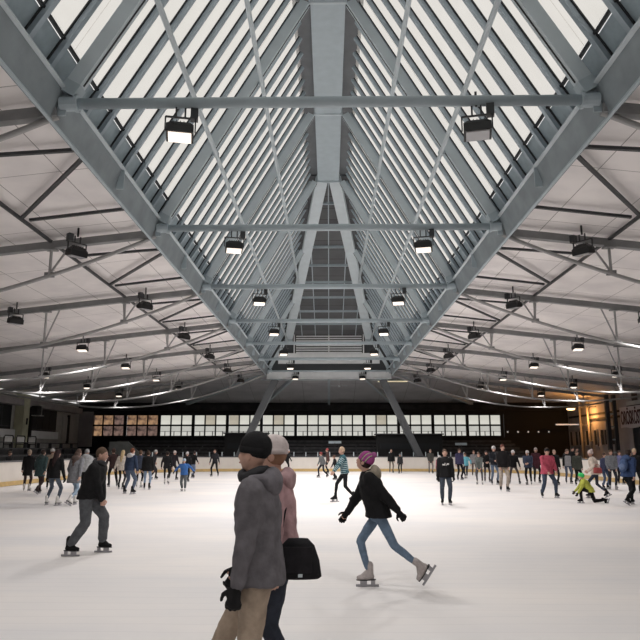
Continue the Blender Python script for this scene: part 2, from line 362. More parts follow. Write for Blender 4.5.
# ------------------------------------------------------------------ glazed lantern
tt = lambda z: (z - RA.z) / (RB.z - RA.z)
def slope_beam(mb, side, y, t0, t1, off, w, h):
    n = rpt(0, side, 0, 1) - rpt(0, side, 0, 0)
    mb.beam(rpt(t0, side, y, off), rpt(t1, side, y, off), w, h, n)
    return mb
for sd, nm in ((-1, 'left'), (1, 'right')):
    for b in range(-1, len(DT)-1):
        y0 = DT[b] if b >= 0 else YS + .2; y1 = DT[b+1]
        hip = y0 >= YR - 0.1
        def tmax(y): return 1.0 if y <= YR else max(0.2, 0.985 - (0.985 - 0.345) * (y - YR) / (Y6 - YR)) + 0.03
        where = 'behind the camera' if b < 0 else ('' if b < 2 else '')
        idx = b - 1
        place = ('overhead behind the photographer' if b < 0 else 'overhead, one short of the photographer' if b == 0 else 'directly above the photographer' if b == 1 else ORD[idx-1] + ' beyond the nearest cross tube')
        bay = thing('rooflight_bay', 'frosted rooflight bay on the %s slope, %s' % (nm, place), 'rooflight', (0, y0, 0), 0, 'frosted rooflight bays')
        g = MB(); o0, o1 = 0.50, 0.52
        a, c_, d, e = rpt(.10, sd, y0, o0), rpt(.10, sd, y1, o0), rpt(tmax(y1), sd, y1, o0), rpt(tmax(y0), sd, y0, o0)
        q = rpt(0, sd, 0, o1) - rpt(0, sd, 0, o0)
        g.hexa([a, c_, d, e, a+q, c_+q, d+q, e+q]); 
        ob = g.build('glass', M['glass'], bay); ob.location = (0, -y0, 0)
        g = MB(); a, c_, d, e = rpt(-.02, sd, y0, o0), rpt(-.02, sd, y1, o0), rpt(.085, sd, y1, o0), rpt(.085, sd, y0, o0)
        g.hexa([a, c_, d, e, a+q*2, c_+q*2, d+q*2, e+q*2]); ob = g.build('kick_panel', M['kick'], bay); ob.location = (0, -y0, 0)
        g = MB(); g.beam(rpt(.092, sd, y0, .49), rpt(.092, sd, y1, .49), 0.05, 0.10, rpt(0, sd, 0, 1) - rpt(0, sd, 0, 0)); ob = g.build('gasket', M['gasket'], bay); ob.location = (0, -y0, 0)
        nb = 8 if b >= 0 else 4
        for k in range(nb):
            y = y0 + (y1-y0)*(k+.5)/nb
            g = MB(); slope_beam(g, sd, y, -.02, tmax(y), .435, .085, .13)
            slope_beam(g, sd, y, -.02, tmax(y), .37, .12, .02)
            ob = g.build('glazing_bar', M['bar'], bay); ob.location = (0, -y0, 0)
            g = MB(); slope_beam(g, sd, y, -.01, tmax(y), .485, .16, .03); g.build('bar_edge_shade', M['gasket'], ob)  # dark plate standing in for the shaded edges of the bar
        # outer apron that closes the gap between glass and deck
        g = MB(); a = rpt(-.02, sd, y0, .5); c_ = rpt(-.02, sd, y1, .5)
        g.hexa([V((sd*5.3, y0, zdeck(5.3)+.1)), V((sd*5.3, y1, zdeck(5.3)+.1)), c_, a, V((sd*5.4, y0, zdeck(5.3)+.1)), V((sd*5.4, y1, zdeck(5.3)+.1)), c_+V((sd*.05, 0, 0)), a+V((sd*.05, 0, 0))])
        ob = g.build('apron', M['kick'], bay); ob.location = (0, -y0, 0)
    # purlin tubes
    for t, w in ((tt(9.1+E), 'lower'), (tt(11.5+E), 'upper')):
        ye = Y6 - .4 if w == 'lower' else YR + 11.5
        g = MB(); g.tube([rpt(t, sd, YS+.2, -.22), rpt(t, sd, ye, -.22)], 0.068, 8)
        pu = thing('purlin_tube', 'slim grey tube running lengthwise under the %s rooflight slope, %s row' % (nm, w), 'tube', (0, 0, 0), 0, 'lengthwise tubes under the rooflight')
        g.build('tube', M['steel_light'], pu, True)
        for y in DT:
            if y < ye: MB().box(rpt(t, sd, y, -.19), (.2, .12, .12)).build('bracket', M['steel'], pu)
    # edge girder
    gd = thing('edge_girder', 'long grey steel girder along the %s edge of the rooflight' % nm, 'girder', (0, 0, 0))
    def strip(xa, za, xb, zb, t, m, nm_):
        g = MB(); a, b_ = V((sd*xa, 0, ZN+za)), V((sd*xb, 0, ZN+zb)); d = (b_-a).normalized(); nn = V((-d.z, 0, d.x))*t/2
        q = [a-nn, b_-nn, b_+nn, a+nn]; ya, yb = V((0, YS+.2, 0)), V((0, Y6+.2, 0)); g.hexa([p+ya for p in q] + [p+yb for p in q]); return g.build(nm_, m, gd)
    strip(5.36, -.34, 5.17, .26, .04, M['steel_mid'], 'web'); strip(5.17, .28, 5.08, .30, .05, M['steel_light'], 'top_flange')
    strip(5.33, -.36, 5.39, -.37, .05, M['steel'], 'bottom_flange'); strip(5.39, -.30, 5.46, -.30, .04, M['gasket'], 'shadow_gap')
    for y in DT[1:]:
        for q in (0, .5):
            g = MB(); yy = y - q*7.13
            g.box((sd*5.18, yy, ZN), (.18, .03, .5)); g.build('stiffener', M['steel'], gd)
    g = MB(); g.box((sd*5.54, (YS+Y6)/2, zdeck(5.3)-.02), (.14, Y6-YS, .2)); g.build('ceiling_edge_strip', M['steel_light'], gd)

# ridge box beam and hips
rb = thing('ridge_beam', 'wide grey steel box beam along the ridge of the rooflight', 'beam', (0, 0, 0))
for i in range(len(DT)-4):
    y0 = DT[i] if i else YS+.2; y1 = DT[i+1]
    g = MB(); g.box((0, (y0+y1)/2, RB.z+.25), (1.15, y1-y0-.04, .62)); g.build('beam_section', M['steel'], rb)
    g = MB(); g.box((0, y1, RB.z+.24), (1.26, .10, .70)); 
    for x in (-.5, -.3, .3, .5): g.ell((x, y1-.07, RB.z-.02), (.04, .04, .04), 8, 5)
    g.build('splice_plate', M['steel_light'], rb)
g = MB(); g.box((0, (YS+YR)/2, RB.z+.50), (2.4, YR-YS+.6, .3)); g.build('ridge_cap', M['column'], rb)
for sd, nm in ((-1, 'left'), (1, 'right')):
    hp = thing('hip_rafter', 'broad grey box rafter running down the %s side of the dark hip end' % nm, 'rafter', (0, 0, 0), 0, 'hip rafters at the far end')
    g = MB(); g.beam((sd*.36, YR-.05, RB.z+.05), (sd*3.42, Y6-.3, zh-.02), .62, .42); g.build('beam', M['steel_light'], hp)
    g = MB(); g.box((sd*3.42, Y6-.3, zh-.3), (.66, .4, .3)); g.build('end_cap', M['steel'], hp)

# rafters and tie tubes
for k, y in enumerate(DT):
    near = k - 1
    where = 'second from behind the camera' if k == 0 else 'just behind the nearest visible frame' if k == 1 else '%s frame from the camera' % ORD[k-2]
    t1 = .985 if y <= YR + .1 else .985 - (.985 - .345) * (y - YR) / (Y6 - YR)
    if y > Y6 - 1: t1 = .3
    for sd, nm in ((-1, 'left'), (1, 'right')):
        rf = thing('rafter', 'sloping grey box rafter on the %s rooflight slope, %s' % (nm, where), 'rafter', (0, y, 0), 0, 'box rafters of the rooflight')
        g = MB(); slope_beam(g, sd, 0, .0, t1, .06, .23, .30); g.build('beam', M['steel_light'], rf)
        g = MB(); slope_beam(g, sd, 0, .0, .03, .05, .27, .33); g.build('foot_plate', M['steel'], rf)
        g = MB(); slope_beam(g, sd, 0, .035, t1, -.095, .035, .02); g.build('groove', M['gasket'], rf)
    tie = thing('tie_tube', 'horizontal grey tie tube across the rooflight opening, %s' % where, 'tube', (0, y, ZN), 0, 'tie tubes across the rooflight')
    g = MB(); g.tube([(-XE+.25, 0, 0), (XE-.25, 0, 0)], .105, 14); g.build('tube', M['steel'], tie, True)
    for s in (-1, 1):
        g = MB(); g.tube([(s*(XE-.26), 0, 0), (s*(XE+.05), 0, 0)], .14, 12); g.tube([(s*(XE-.30), 0, 0), (s*(XE-.24), 0, 0)], .17, 12)
        g.build('end_collar', M['steel'], tie)

# far end beam, low tie and raking columns
g = MB(); g.ibeam((-5.3, Y6+.25, ZN-.28), (5.3, Y6+.25, ZN-.28), .5, .75, .05); g.box((0, Y6+.1, ZN-.28), (10.4, .04, .66))
o = g.build('end_beam', M['end_pale']); tag(o, 'deep pale steel beam across the far end of the rooflight', 'beam')
g = MB(); g.tube([(-6.0, Y6+2.2, 6.05+E), (6.0, Y6+2.2, 6.05+E)], .05, 8); o = g.build('hanging_rail', M['steel_light'], None, True); tag(o, 'thin pale rail under the roof behind the far end beam', 'rail')
for sd, nm in ((-1, 'left'), (1, 'right')):
    rc = thing('raking_column', 'thick dark grey leaning column under the %s end of the far beam' % nm, 'column', (sd*8.0, Y6+.4, 0), 0, 'leaning columns at the far end')
    g = MB(); g.beam((0, 0, .15), (-sd*3.45, 0, ZN-.7), .56, .56, (0, 1, 0)); g.build('shaft', M['column'], rc)
    g = MB(); g.box((-sd*3.5, 0, ZN-.68), (1.0, .7, .12)); g.build('cap_plate', M['steel'], rc)
    g = MB(); g.box((0, 0, .0), (1.1, .9, .3)); g.build('base_block', M['dark'], rc)
# rafters of the back roof
for i, (xa, xb) in enumerate(((-2.6, -6.3), (2.6, 6.3), (-5.2, -14), (5.2, 14), (0, 0))):
    g = MB(); za = zdeck(5.3) - .0; g.beam((xa, Y6+.5, za-.1), (xb, YB, zdeck(XW)+.02), .22, .28)
    o = g.build('back_rafter', M['steel']); tag(o, 'dark rafter under the far sloping roof, %s' % ['left of centre', 'right of centre', 'outer left', 'outer right', 'in the middle'][i], 'rafter', 'rafters of the far roof')

# ------------------------------------------------------------------ side trusses
NP = 6
def truss(k, y, sd, nm):
    where = 'second from behind the camera' if k == 0 else 'just behind the nearest visible one' if k == 1 else '%s from the camera' % ORD[k-2]
    xw = XW if sd < 0 else XR
    tr = thing('roof_truss', 'fish-bellied grey roof truss on the %s side, %s' % (nm, where), 'truss', (0, y, 0), 0, 'fish-bellied side roof trusses')
    top = lambda x: zdeck(x) - .16
    dep = lambda x: 1.62 * 4 * ((x-XE)/(XW-XE)) * (1 - (x-XE)/(XW-XE))
    g = MB(); g.beam((sd*(XE+.1), 0, top(XE)), (sd*xw, 0, top(xw)), .20, .22); g.build('top_chord', M['chord'], tr)
    pts = []
    for i in range(0, 25):
        x = XE + .1 + (xw - XE - .1) * i / 24
        pts.append((sd*x, 0, top(x) - .04 - dep(x)))
    g = MB(); g.tube(pts, .062, 8); g.build('bottom_chord', M['chord_low'], tr, True)
    for i in range(1, NP):
        x = XE + (XW-XE) * i / NP
        if x > xw - .5: continue
        g = MB(); zb = top(x) - .04 - dep(x)
        g.tube([(sd*x, 0, zb), (sd*x, 0, top(x))], .045, 8)
        dx = .55
        g.tube([(sd*x, 0, zb+.05), (sd*(x-dx), 0, top(x-dx)-.08)], .034, 6)
        g.tube([(sd*x, 0, zb+.05), (sd*(x+.25), .5, top(x)+.1)], .026, 6)
        g.build('strut', M['chord_low'], tr)
        MB().box((sd*x, 0, zb+.03), (.3, .05, .16)).build('gusset', M['chord'], tr); MB().box((sd*x, 0, top(x)-.12), (.34, .24, .05)).build('cleat', M['chord'], tr)
for k, y in enumerate(DT):
    for sd, nm in ((-1, 'left'), (1, 'right')): truss(k, y, sd, nm)
# bracing in the ceiling plane, one set for each bay and side
for b in range(1, len(DT)-1):
    y0, y1 = DT[b], DT[b+1]
    for sd, nm in ((-1, 'left'), (1, 'right')):
        place = 'nearest overhead bay' if b == 1 else '%s bay past the nearest cross tube' % ORD[b-2]
        br = thing('ceiling_brace', 'dark zigzag angle bracing under the %s ceiling, %s' % (nm, place), 'bracing', (0, y0, 0), 0, 'zigzag bracing under the ceilings')
        X1 = XE + (XW-XE)/NP; L = y1-y0; z0, z1 = zdeck(5.45) - .05, zdeck(X1) - .05
        A, B, C_, D = (sd*5.4, .27*L, z0), (sd*(X1-.2), .27*L, z1), (sd*5.4, .73*L, z0), (sd*(X1-.2), .73*L, z1)
        for p, q in ((A, (sd*(X1-.1), .70*L, z1)), (C_, D), ((sd*5.4, .24*L, z0), (sd*(X1-.1), .20*L, z1))):
            g = MB(); g.beam(p, q, .09, .07); g.build('angle_bar', M['steel_dark'], br)
        g = MB(); g.beam((sd*X1, .0, z1), (sd*X1, L, z1), .08, .08); g.build('purlin', M['steel_dark'], br)
    

# ------------------------------------------------------------------ floodlights
def make_flood(lit, warm=False):
    r = thing('floodlight', 'x', 'floodlight', (0, 0, 0)); r.scale = (.86, .86, .86)
    g = MB()   # housing: tapered box, face down-forward
    f = [(-.30, -.21), (.30, -.21), (.30, .21), (-.30, .21)]; b = [(-.20, -.12), (.20, -.12), (.20, .14), (-.20, .14)]
    g.hexa([(x, y, -.12) for x, y in f] + [(x, y, .08) for x, y in f]); g.hexa([(x, y, .08) for x, y in f] + [(x, y, .2) for x, y in b])
    for i in range(5): g.box((-.16 + i*.08, .0, .22), (.015, .2, .05))
    h = g.build('housing', M['lamp'], r)
    g = MB(); g.box((0, 0, -.135), (.50, .34, .03)); l = g.build('lens', M['lamp_on'] if lit else M['lamp_glass'], h)
    g = MB(); g.beam((-.33, 0, .02), (-.33, 0, .36), .03, .05); g.beam((.33, 0, .02), (.33, 0, .36), .03, .05); g.beam((-.33, 0, .36), (.33, 0, .36), .05, .03); g.beam((-.1, 0, .36), (-.1, 0, .60), .04, .04); g.beam((.1, 0, .36), (.1, 0, .60), .04, .04)
    g.build('bracket', M['steel_dark'], r)
    g = MB(); g.box((.30, .04, .48), (.17, .2, .26)); g.build('ballast_box', M['steel_dark'], r)
    h.rotation_euler = (R(-9), 0, 0)
    return r
proto_on, proto_off = make_flood(True), make_flood(False)
used = set()
LIT = {(k_, s_*a_) for k_ in range(4, 9) for s_ in (-1, 1) for a_ in ((2.85, 12.6, 17.6) if k_ > 4 else (2.85,))} | {(1, -2.85), (1, 2.85), (0, -2.85), (0, 2.85), (2, -2.85), (3, -2.85), (3, 2.85), (4, -2.85), (5, -2.85), (6, -2.85), (7, 2.85), (8, -2.85), (4, 12.6), (5, -17.6), (6, 17.6), (7, -12.6), (5, -12.6), (8, 2.85)}  # many far, right and rear lamps switched on to brighten ice and ceiling
lamp_n = 0
for k, y in enumerate(DT):
    for sd in (-1, 1):
        for ax in (2.85, 7.4, 12.6, 17.6):
            x = sd*ax; lit = (k, x) in LIT
            pr = proto_on if lit else proto_off
            if pr not in used: r = pr; used.add(pr)
            else: r = copy_tree(pr)
            inner = ax < 3
            z = (ZN - .62) if inner else zdeck(ax) - .66
            yl = y if inner else y - .5
            r.location = (x, yl, z)
            if inner: r.rotation_euler = (0, 0, R(sd * -12))
            else: r.rotation_euler = (0, 0, R(0) if lit else R(180 - sd * 50))
            if not inner: MB().box((0, 0, .76), (.05, .05, .36)).build('hanger', M['steel_dark'], r)
            side = 'left' if sd < 0 else 'right'
            row = 'behind the photographer' if k == 0 else 'above the photographer' if k == 1 else '%s frame from camera' % ORD[k-2]
            pos = {2.85: 'under the %s half of the tie tube' % side, 7.4: 'nearest the rooflight under the %s ceiling' % side, 12.6: 'midway out under the %s ceiling' % side, 17.6: 'farthest out under the %s ceiling' % side}[ax]
            r['label'] = '%s floodlight %s, %s' % ('lit' if lit else 'black', pos, row)
            r['group'] = 'floodlights under the roof'
            # beam of each lamp in LIT, some switched on only for added brightness
            if not lit: continue
            ld = bpy.data.lights.new('floodlight_beam', 'SPOT'); ld.energy = LAMP_W * ((30 if k > 2 else 15 if k == 2 else 12) if inner else 12); ld.color = LAMP_COL
            ld.spot_size = R(150); ld.spot_blend = .8; ld.shadow_soft_size = .35
            lo = bpy.data.objects.new('floodlight_beam', ld); COL.objects.link(lo); lo.location = (x, yl - .15, z - .32)
            if k == 8: ld.energy *= .5

# hanging warm lamp at right, with tube light fittings
wl = thing('wall_lamp', 'orange glowing lamp on an arm by the two pipes on the right wall', 'lamp', (20.95, 56.2, 3.48+E))
g = MB(); g.ell((0, 0, 0), (.36, .3, .12), 14, 8); g.build('glass_bowl', M['lamp_warm'], wl, True)
g = MB(); g.ell((0, 0, .1), (.4, .34, .09), 14, 8); g.build('hood', M['lamp'], wl, True)
g = MB(); g.beam((0, 0, .14), (2.2, 0, .2), .05, .05); g.build('arm', M['steel_dark'], wl)
ld = bpy.data.lights.new('wall_lamp_light', 'POINT'); ld.energy = 230; ld.color = (1, .44, .12); ld.shadow_soft_size = .2
lo = bpy.data.objects.new('wall_lamp_light', ld); COL.objects.link(lo); lo.location = (22.45, 56.9, 3.0+E)
for i, x in enumerate((22.9,)):
    pass
for i, yy in enumerate((59.5, 57.7)):
    g = MB(); g.tube([(22.98, yy, .0), (22.98, yy, 6.05)], .10, 8); 
    for z in (1, 2.5, 4, 5.5): g.box((23.08, yy, z), (.2, .3, .06))
    o = g.build('wall_pipe', M['pipe'], None, True); tag(o, 'vertical pipe on the lamplit right wall, %s one' % ('farther', 'nearer')[i], 'pipe', 'pipes by the orange lamp')
g = MB(); g.beam((22.98, 59.5, 3.9), (22.98, 57.7, 3.9), .06, .06); o = g.build('pipe_crossbar', M['pipe']); tag(o, 'short bar joining the two pipes on the right wall', 'bar')
tl = thing('strip_light', 'yellow glowing strip light under the far roof', 'lamp', (5.6, Y6+2.2, 5.9+E))
g = MB(); g.box((0, 0, 0), (2.6, .15, .08)); g.build('tube', mat('strip_glow', (.9, .8, .6), emit=.55, ecol=(1, .82, .5)), tl)
g = MB(); g.box((0, 0, .07), (2.7, .2, .06)); g.build('housing', M['steel'], tl)
g = MB(); g.tube([(0, 0, 0), (0, 0, -.45)], .02, 6); g.ell((0, 0, -.5), (.12, .12, .08), 10, 6)
for a in (90, 210, 330):
    g.box((.55*math.cos(R(a)), .55*math.sin(R(a)), -.5), (.5 if a != 90 else .12, .12 if a != 90 else .5, .02))
o = g.build('ceiling_fan', M['steel_light'], None, False); o.location = (.9, Y6+2.2, 6.0+E); tag(o, 'small pale ceiling fan hung from the rail at the far end', 'fan')

# ------------------------------------------------------------------ back windows
pw = 34.15/640*62.6     # window pitch in metres
x0 = (92-329)/640*62.6
for i in range(12):
    wx = x0 + i*pw; wn = 'window_%d' % (i+1)
    r = thing(wn, None, None, (wx, YB, 0)); r['kind'] = 'structure'
    g = MB(); w3 = pw; H0, H1 = WZ0, WZ1
    g.box((w3-.12, 0, (H0+H1)/2), (.28, .22, H1-H0)); 
    if i == 0: g.box((-.12, 0, (H0+H1)/2), (.3, .22, H1-H0))
    for j in (1, 2): g.box((-.0 + j*(w3-.22)/3, 0, (H0+H1)/2), (.13, .16, H1-H0))
    for z in (H0+.06, (H0+H1)/2+.02, H1-.06): g.box((w3/2, 0, z), (w3, .16, .16))
    g.build('window_frame', M['black'], r)
    for j in range(3):
        for v in (0, 1):
            a = j*(w3-.22)/3 + .06; b_ = (j+1)*(w3-.22)/3 - .06
            za = H0+.14 if v == 0 else (H0+H1)/2+.1; zb = (H0+H1)/2-.06 if v == 0 else H1-.14
            q = random.random()
            if i < 2: m = M['pane_orange'] if v or (i == 0 and j == 0) else M['pane_dim']
            elif i == 2 and v == 0 and False: m = M['pane_dim']
            else: m = (M['pane_tan'] if q < .15 else M['pane']) if v else M['pane_low']
            if i == 0 and j == 2: m = M['pane_dim']
            g = MB(); g.box(((a+b_)/2, .02, (za+zb)/2), (b_-a, .03, zb-za)); g.build('pane', m, r, origin=((a+b_)/2, .02, (za+zb)/2))
            if v == 0 and i >= 2:
                g = MB(); g.box(((a+b_)/2, -.02, za+.42), (b_-a, .03, .04)); g.box(((a+b_)/2 + (q-.5)*.5, -.02, za+.2), (.08, .03, .4)); g.build('pane_railing', M['dark2'], r)
# dark ledge under the roof at the back
g = MB(); g.box((0, YB-.2, 5.75), (49, .5, .5)); struct('trim_1', g, M['dark'])
# left end stair and row of tiny lights beyond the windows on the dark part
for i in range(5):
    o = MB().ell((0, 0, 0), (.08, .055, .08), 8, 6).build('string_light', mat('bulb', (1, 1, 1), emit=.3) if i == 0 else bpy.data.materials['bulb'], None, True)
    o.location = (17.3 + i*.99, YB-.05, 2.22+E-.5); tag(o, 'small pale bulb in a row on the dark far wall', 'bulb', 'row of small bulbs on the dark far wall')
g = MB(); g.box((22.15, 60.6, 2.32+E), (2.1, .18, .12)); o = g.build('strip_lamp', mat('strip_lamp_glow', (.8, .8, .8), emit=.35)); tag(o, 'long pale strip lamp in the dark far right corner', 'lamp')

# ------------------------------------------------------------------ stands
def stand(name, x0, x1, ya, yb, rows, z0, z1, label):
    st = thing(name, label, 'stand', (0, 0, 0))
    g = MB()
    for i in range(rows):
        a = ya + (yb-ya)*i/rows; z = z0 + (z1-z0)*i/(rows-1)
        g.box(((x0+x1)/2, (a+yb)/2, z/2), (x1-x0, yb-a, z))
    g.build('terrace', M['dark'], st)
    for i in range(rows):
        a = ya + (yb-ya)*(i+.5)/rows; z = z0 + (z1-z0)*i/(rows-1)
        g = MB(); g.box(((x0+x1)/2, a, z+.38), (x1-x0-.4, .3, .05)); g.box(((x0+x1)/2, a+.16, z+.6), (x1-x0-.4, .04, .22))
        n = int((x1-x0)/1.6)
        for j in range(n+1): g.box((x0+.3+(x1-x0-.6)*j/n, a, z+.19), (.06, .28, .38))
        g.build('bench', M['dark2'], st)
    return st
stand('spectator_stand', -20.5, 17.5, 56.2, 62.6, 5, .6, 1.9, 'dark stepped spectator stand with bench rows behind the far barrier')
# left stand turned along the wall
st = thing('spectator_stand', 'dark stepped spectator stand along the left wall', 'stand', (0, 0, 0))
g = MB()
for i in range(4): g.box(((-18.6 - i*1.1 - 22.9)/2, 36, (.5+.45*i)/2), (22.9-18.6-i*1.1, 44, .5+.45*i))
g.build('terrace', M['dark'], st)
for i in range(4):
    g = MB(); x = -18.6-i*1.1-.5; z = .5+.45*i
    g.box((x, 36, z+.38), (.3, 43, .05))
    for j in range(20): g.box((x, 15.5+j*2.15, z+.19), (.25, .06, .38))
    g.build('bench', M['dark2'], st)
# grey steps at the left back
g = MB()
for i in range(8): g.box((-17.2 + i*.0, 55.6 + i*.34, .3 + i*.16), (1.5, .36, .6 + i*.32) if False else (1.5, .36, .3))
o = g.build('steps', M['grey_wall']); tag(o, 'narrow grey steps up the left part of the far stand', 'stairs')
# stair ramp cheek seen as a grey wedge
g = MB(); g.add([(-18.8, 55.5, .6), (-15.2, 55.5, .6), (-17.2, 55.5, 2.4), (-18.8, 55.5, 2.4), (-18.8, 55.7, .6), (-15.2, 55.7, .6), (-17.2, 55.7, 2.4), (-18.8, 55.7, 2.4)], [(0, 1, 2, 3), (7, 6, 5, 4), (0, 4, 5, 1), (1, 5, 6, 2), (2, 6, 7, 3), (3, 7, 4, 0)])
o = g.build('stair_cheek', mat('grey_board', (.10, .105, .10), .8, noise=.2, nscale=2)); tag(o, 'dark grey sloping board beside the steps at the left of the far stand', 'board')
# commentator boxes
for i, (x, w, z0_, z1_) in enumerate(((-7.3, 3.6, 1.2, 3.1), (7.0, 5.6, 1.2, 3.0))):
    r = thing('stand_cabin', 'low black cabin on the far stand, %s of centre' % ('left', 'right')[i], 'cabin', (x, 57.0, z0_), 0, 'black cabins on the far stand')
    g = MB(); g.box((0, .5, (z1_-z0_)/2), (w, 1.8, z1_-z0_)); g.build('body', M['black'], r)
    g = MB(); g.box((0, .5, z1_-z0_+.05), (w+.3, 2.1, .1)); g.build('roof', M['dark2'], r)
    g = MB(); g.box((0, -.42, (z1_-z0_)*.45), (w-.5, .04, .5)); g.build('pane', M['facade_glass'], r)
for i, (x, z, w) in enumerate(((.5, 2.35, 1.1), (11.3, 2.2, 1.0))):
    g = MB(); g.box((0, 0, 0), (w, .05, .2)); o = g.build('small_sign', M['steel']); o.location = (x, 56.0, z); tag(o, 'small pale board on the far stand, %s' % ('in the middle', 'right of the cabin')[i], 'sign')
    g = MB(); g.box((0, .0, -1.2), (.05, .05, 2.4)); g.build('post', M['dark2'], o)

# ------------------------------------------------------------------ rink barrier
def offset_ring(d):
    return rrect(-RX-d, RX+d, RY0-d, RY1+d, RRAD+d, 12)
def ring_band(d0, d1, z0, z1):
    a, b = offset_ring(d0), offset_ring(d1); n = len(a); mb = MB()
    vs = [(x, y, z0) for x, y in a] + [(x, y, z0) for x, y in b] + [(x, y, z1) for x, y in a] + [(x, y, z1) for x, y in b]
    fs = []
    for i in range(n):
        j = (i+1) % n
        fs += [(i, j, j+2*n, i+2*n), (j+n, i+n, i+3*n, j+3*n), (i+2*n, j+2*n, j+3*n, i+3*n), (j, i, i+n, j+n)]
    mb.add(vs, fs); return mb
ba = thing('rink_barrier', 'cream dasher board around the ice with a yellow kick strip', 'barrier', (0, 0, 0))
ring_band(.02, .12, .02, 1.12).build('board', M['barrier'], ba)
ring_band(-.01, .03, .01, .22).build('kick_strip', M['kickstrip'], ba)
ring_band(-.01, .14, 1.12, 1.19).build('top_rail', M['rail'], ba)
for i in range(31):
    x = -14.5 + i*.97
    yy = RY1 + .12 - (0 if abs(x) < RX-RRAD else RRAD - math.sqrt(max(0, RRAD**2 - (abs(x)-(RX-RRAD))**2)))
    g = MB(); g.box((x, yy-.04, 1.36), (.07, .05, .36)); g.build('post', M['steel_light'], ba)
    
# ------------------------------------------------------------------ left wall dressing
def box_obj(name, c, d, m, label=None, cat=None, group=None, parent=None, kind=None):
    o = MB().box((0, 0, 0), d).build(name, m, parent); o.location = c
    return tag(o, label, cat, group, kind)
for i, (ya, yb, za, zb) in enumerate(((42.5, 49.3, 1.2+E, 3.6+E), (51.2, 57.6, 1.0+E, 3.75+E), (33, 41.5, 1.2+E, 3.6+E))):
    r = thing('window_%d' % (13+i), None, None, (-XW+.03, (ya+yb)/2, (za+zb)/2)); r['kind'] = 'structure'
    w = yb-ya; h = zb-za
    MB().box((0, 0, 0), (.06, w, h)).build('pane', M['facade_glass'], r)
    g = MB()
    for j in range(int(w/1.2)+1): g.box((.04, -w/2 + j*w/int(w/1.2), 0), (.04, .08, h))
    for z in (-h/2, -h/4, h/2): g.box((.04, 0, z), (.05, w, .08))
    g.build('window_frame', M['dark2'], r)
r = thing('wall_column', 'pale yellow column standing against the left wall', 'column', (-24.1, 50.4, 0))
MB().box((0, 0, 3.0), (.7, .95, 6.0)).build('shaft', M['cream_post'], r)
MB().box((.38, .1, 3.9), (.08, .15, .5)).build('wall_box', M['black'], r)
MB().box((.2, .95, 2.5), (.35, .22, 5)).build('downpipe', M['black'], r)
r = thing('loudspeaker', 'dark boxy loudspeaker with pale frame beside the yellow column', 'speaker', (-23.6, 51.6, 3.1+E))
MB().box((0, 0, 0), (.6, .7, .75)).build('cabinet', M['black'], r)
g = MB(); g.box((.2, 0, .4), (.66, .8, .06)); g.box((.2, 0, -.4), (.66, .8, .06)); g.box((.3, .39, 0), (.1, .06, .8)); g.build('frame', M['pale_wall'], r)
box_obj('trim_2', (-XW+.35, 26, 5.35), (.7, 72, .5), M['grey_wall'], kind='structure')
r = thing('door_1', None, None, (-XW+.05, 59.6, 0)); r['kind'] = 'structure'
MB().box((0, 0, 3.6), (.1, 1.1, 2.2)).build('door_leaf', M['pale_wall'], r); MB().box((.06, .7, 3.6), (.12, .4, 2.6)).build('door_frame', M['black'], r)
for i, yy in enumerate((45.2, 47.0, 48.8)):
    r = thing('railing_panel', 'rounded pale metal railing panel by the left wall, %s' % ('nearest of three', 'middle of three', 'farthest of three')[i], 'railing', (-22.4, yy, 1.85), 0, 'rounded railing panels by the left wall')
    g = MB(); g.tube([(0, -.65, 0), (0, -.65, .75), (0, -.55, .85), (0, .55, .85), (0, .65, .75), (0, .65, 0)], .04, 8); g.tube([(0, -.65, .25), (0, .65, .25)], .03, 6); g.build('tube_frame', M['black'], r)
    MB().box((-.02, 0, .54), (.02, 1.1, .48)).build('panel', M['pale_wall'], r)

# ------------------------------------------------------------------ right facade
XF = XR - .02
for i, y in enumerate((62.4, 61.1, 60.2, 58.6, 56.7, 55.3)):
    r = thing('window_%d' % (16+i), None, None, (XF, y, 1.35+E-.3)); r['kind'] = 'structure'
    MB().box((0, 0, 0), (.06, .62, 1.25)).build('pane', M['facade_glass'], r)
    g = MB()
    for a in (-.36, .36): g.box((-.03, a, 0), (.1, .08, 1.4))
    for a in (-.66, .66): g.box((-.03, 0, a), (.1, .8, .08))
    g.build('window_frame', M['grey_wall'], r)
r = thing('window_22', None, None, (XF, 54.0, 1.3+E-.25)); r['kind'] = 'structure'
MB().box((0, 0, 0), (.06, 2.3, 1.2)).build('pane', M['facade_glass'], r)
g = MB(); g.box((-.03, 0, .65), (.1, 2.5, .1)); g.box((-.03, 0, -.65), (.1, 2.5, .1)); g.box((-.03, .4, 0), (.1, .1, 1.2)); g.build('window_frame', M['grey_wall'], r)
box_obj('trim_3', (XF-.06, 55.5, 3.05+E), (.12, 14, .17), M['black'], kind='structure')
box_obj('trim_4', (XF-.06, 54.6, 2.62+E), (.12, 6.5, .17), M['black'], kind='structure')
r = thing('roof_column', 'dark double steel column in front of the right facade', 'column', (22.35, 51.5, 0))
for a in (-.28, .28): MB().box((a, 0, 3.0), (.26, .3, 6.0)).build('post', M['steel_dark'], r)
g = MB()
for z in range(6): g.box((0, 0, .5+z), (.5, .08, .12))
g.build('batten_plate', M['steel'], r)
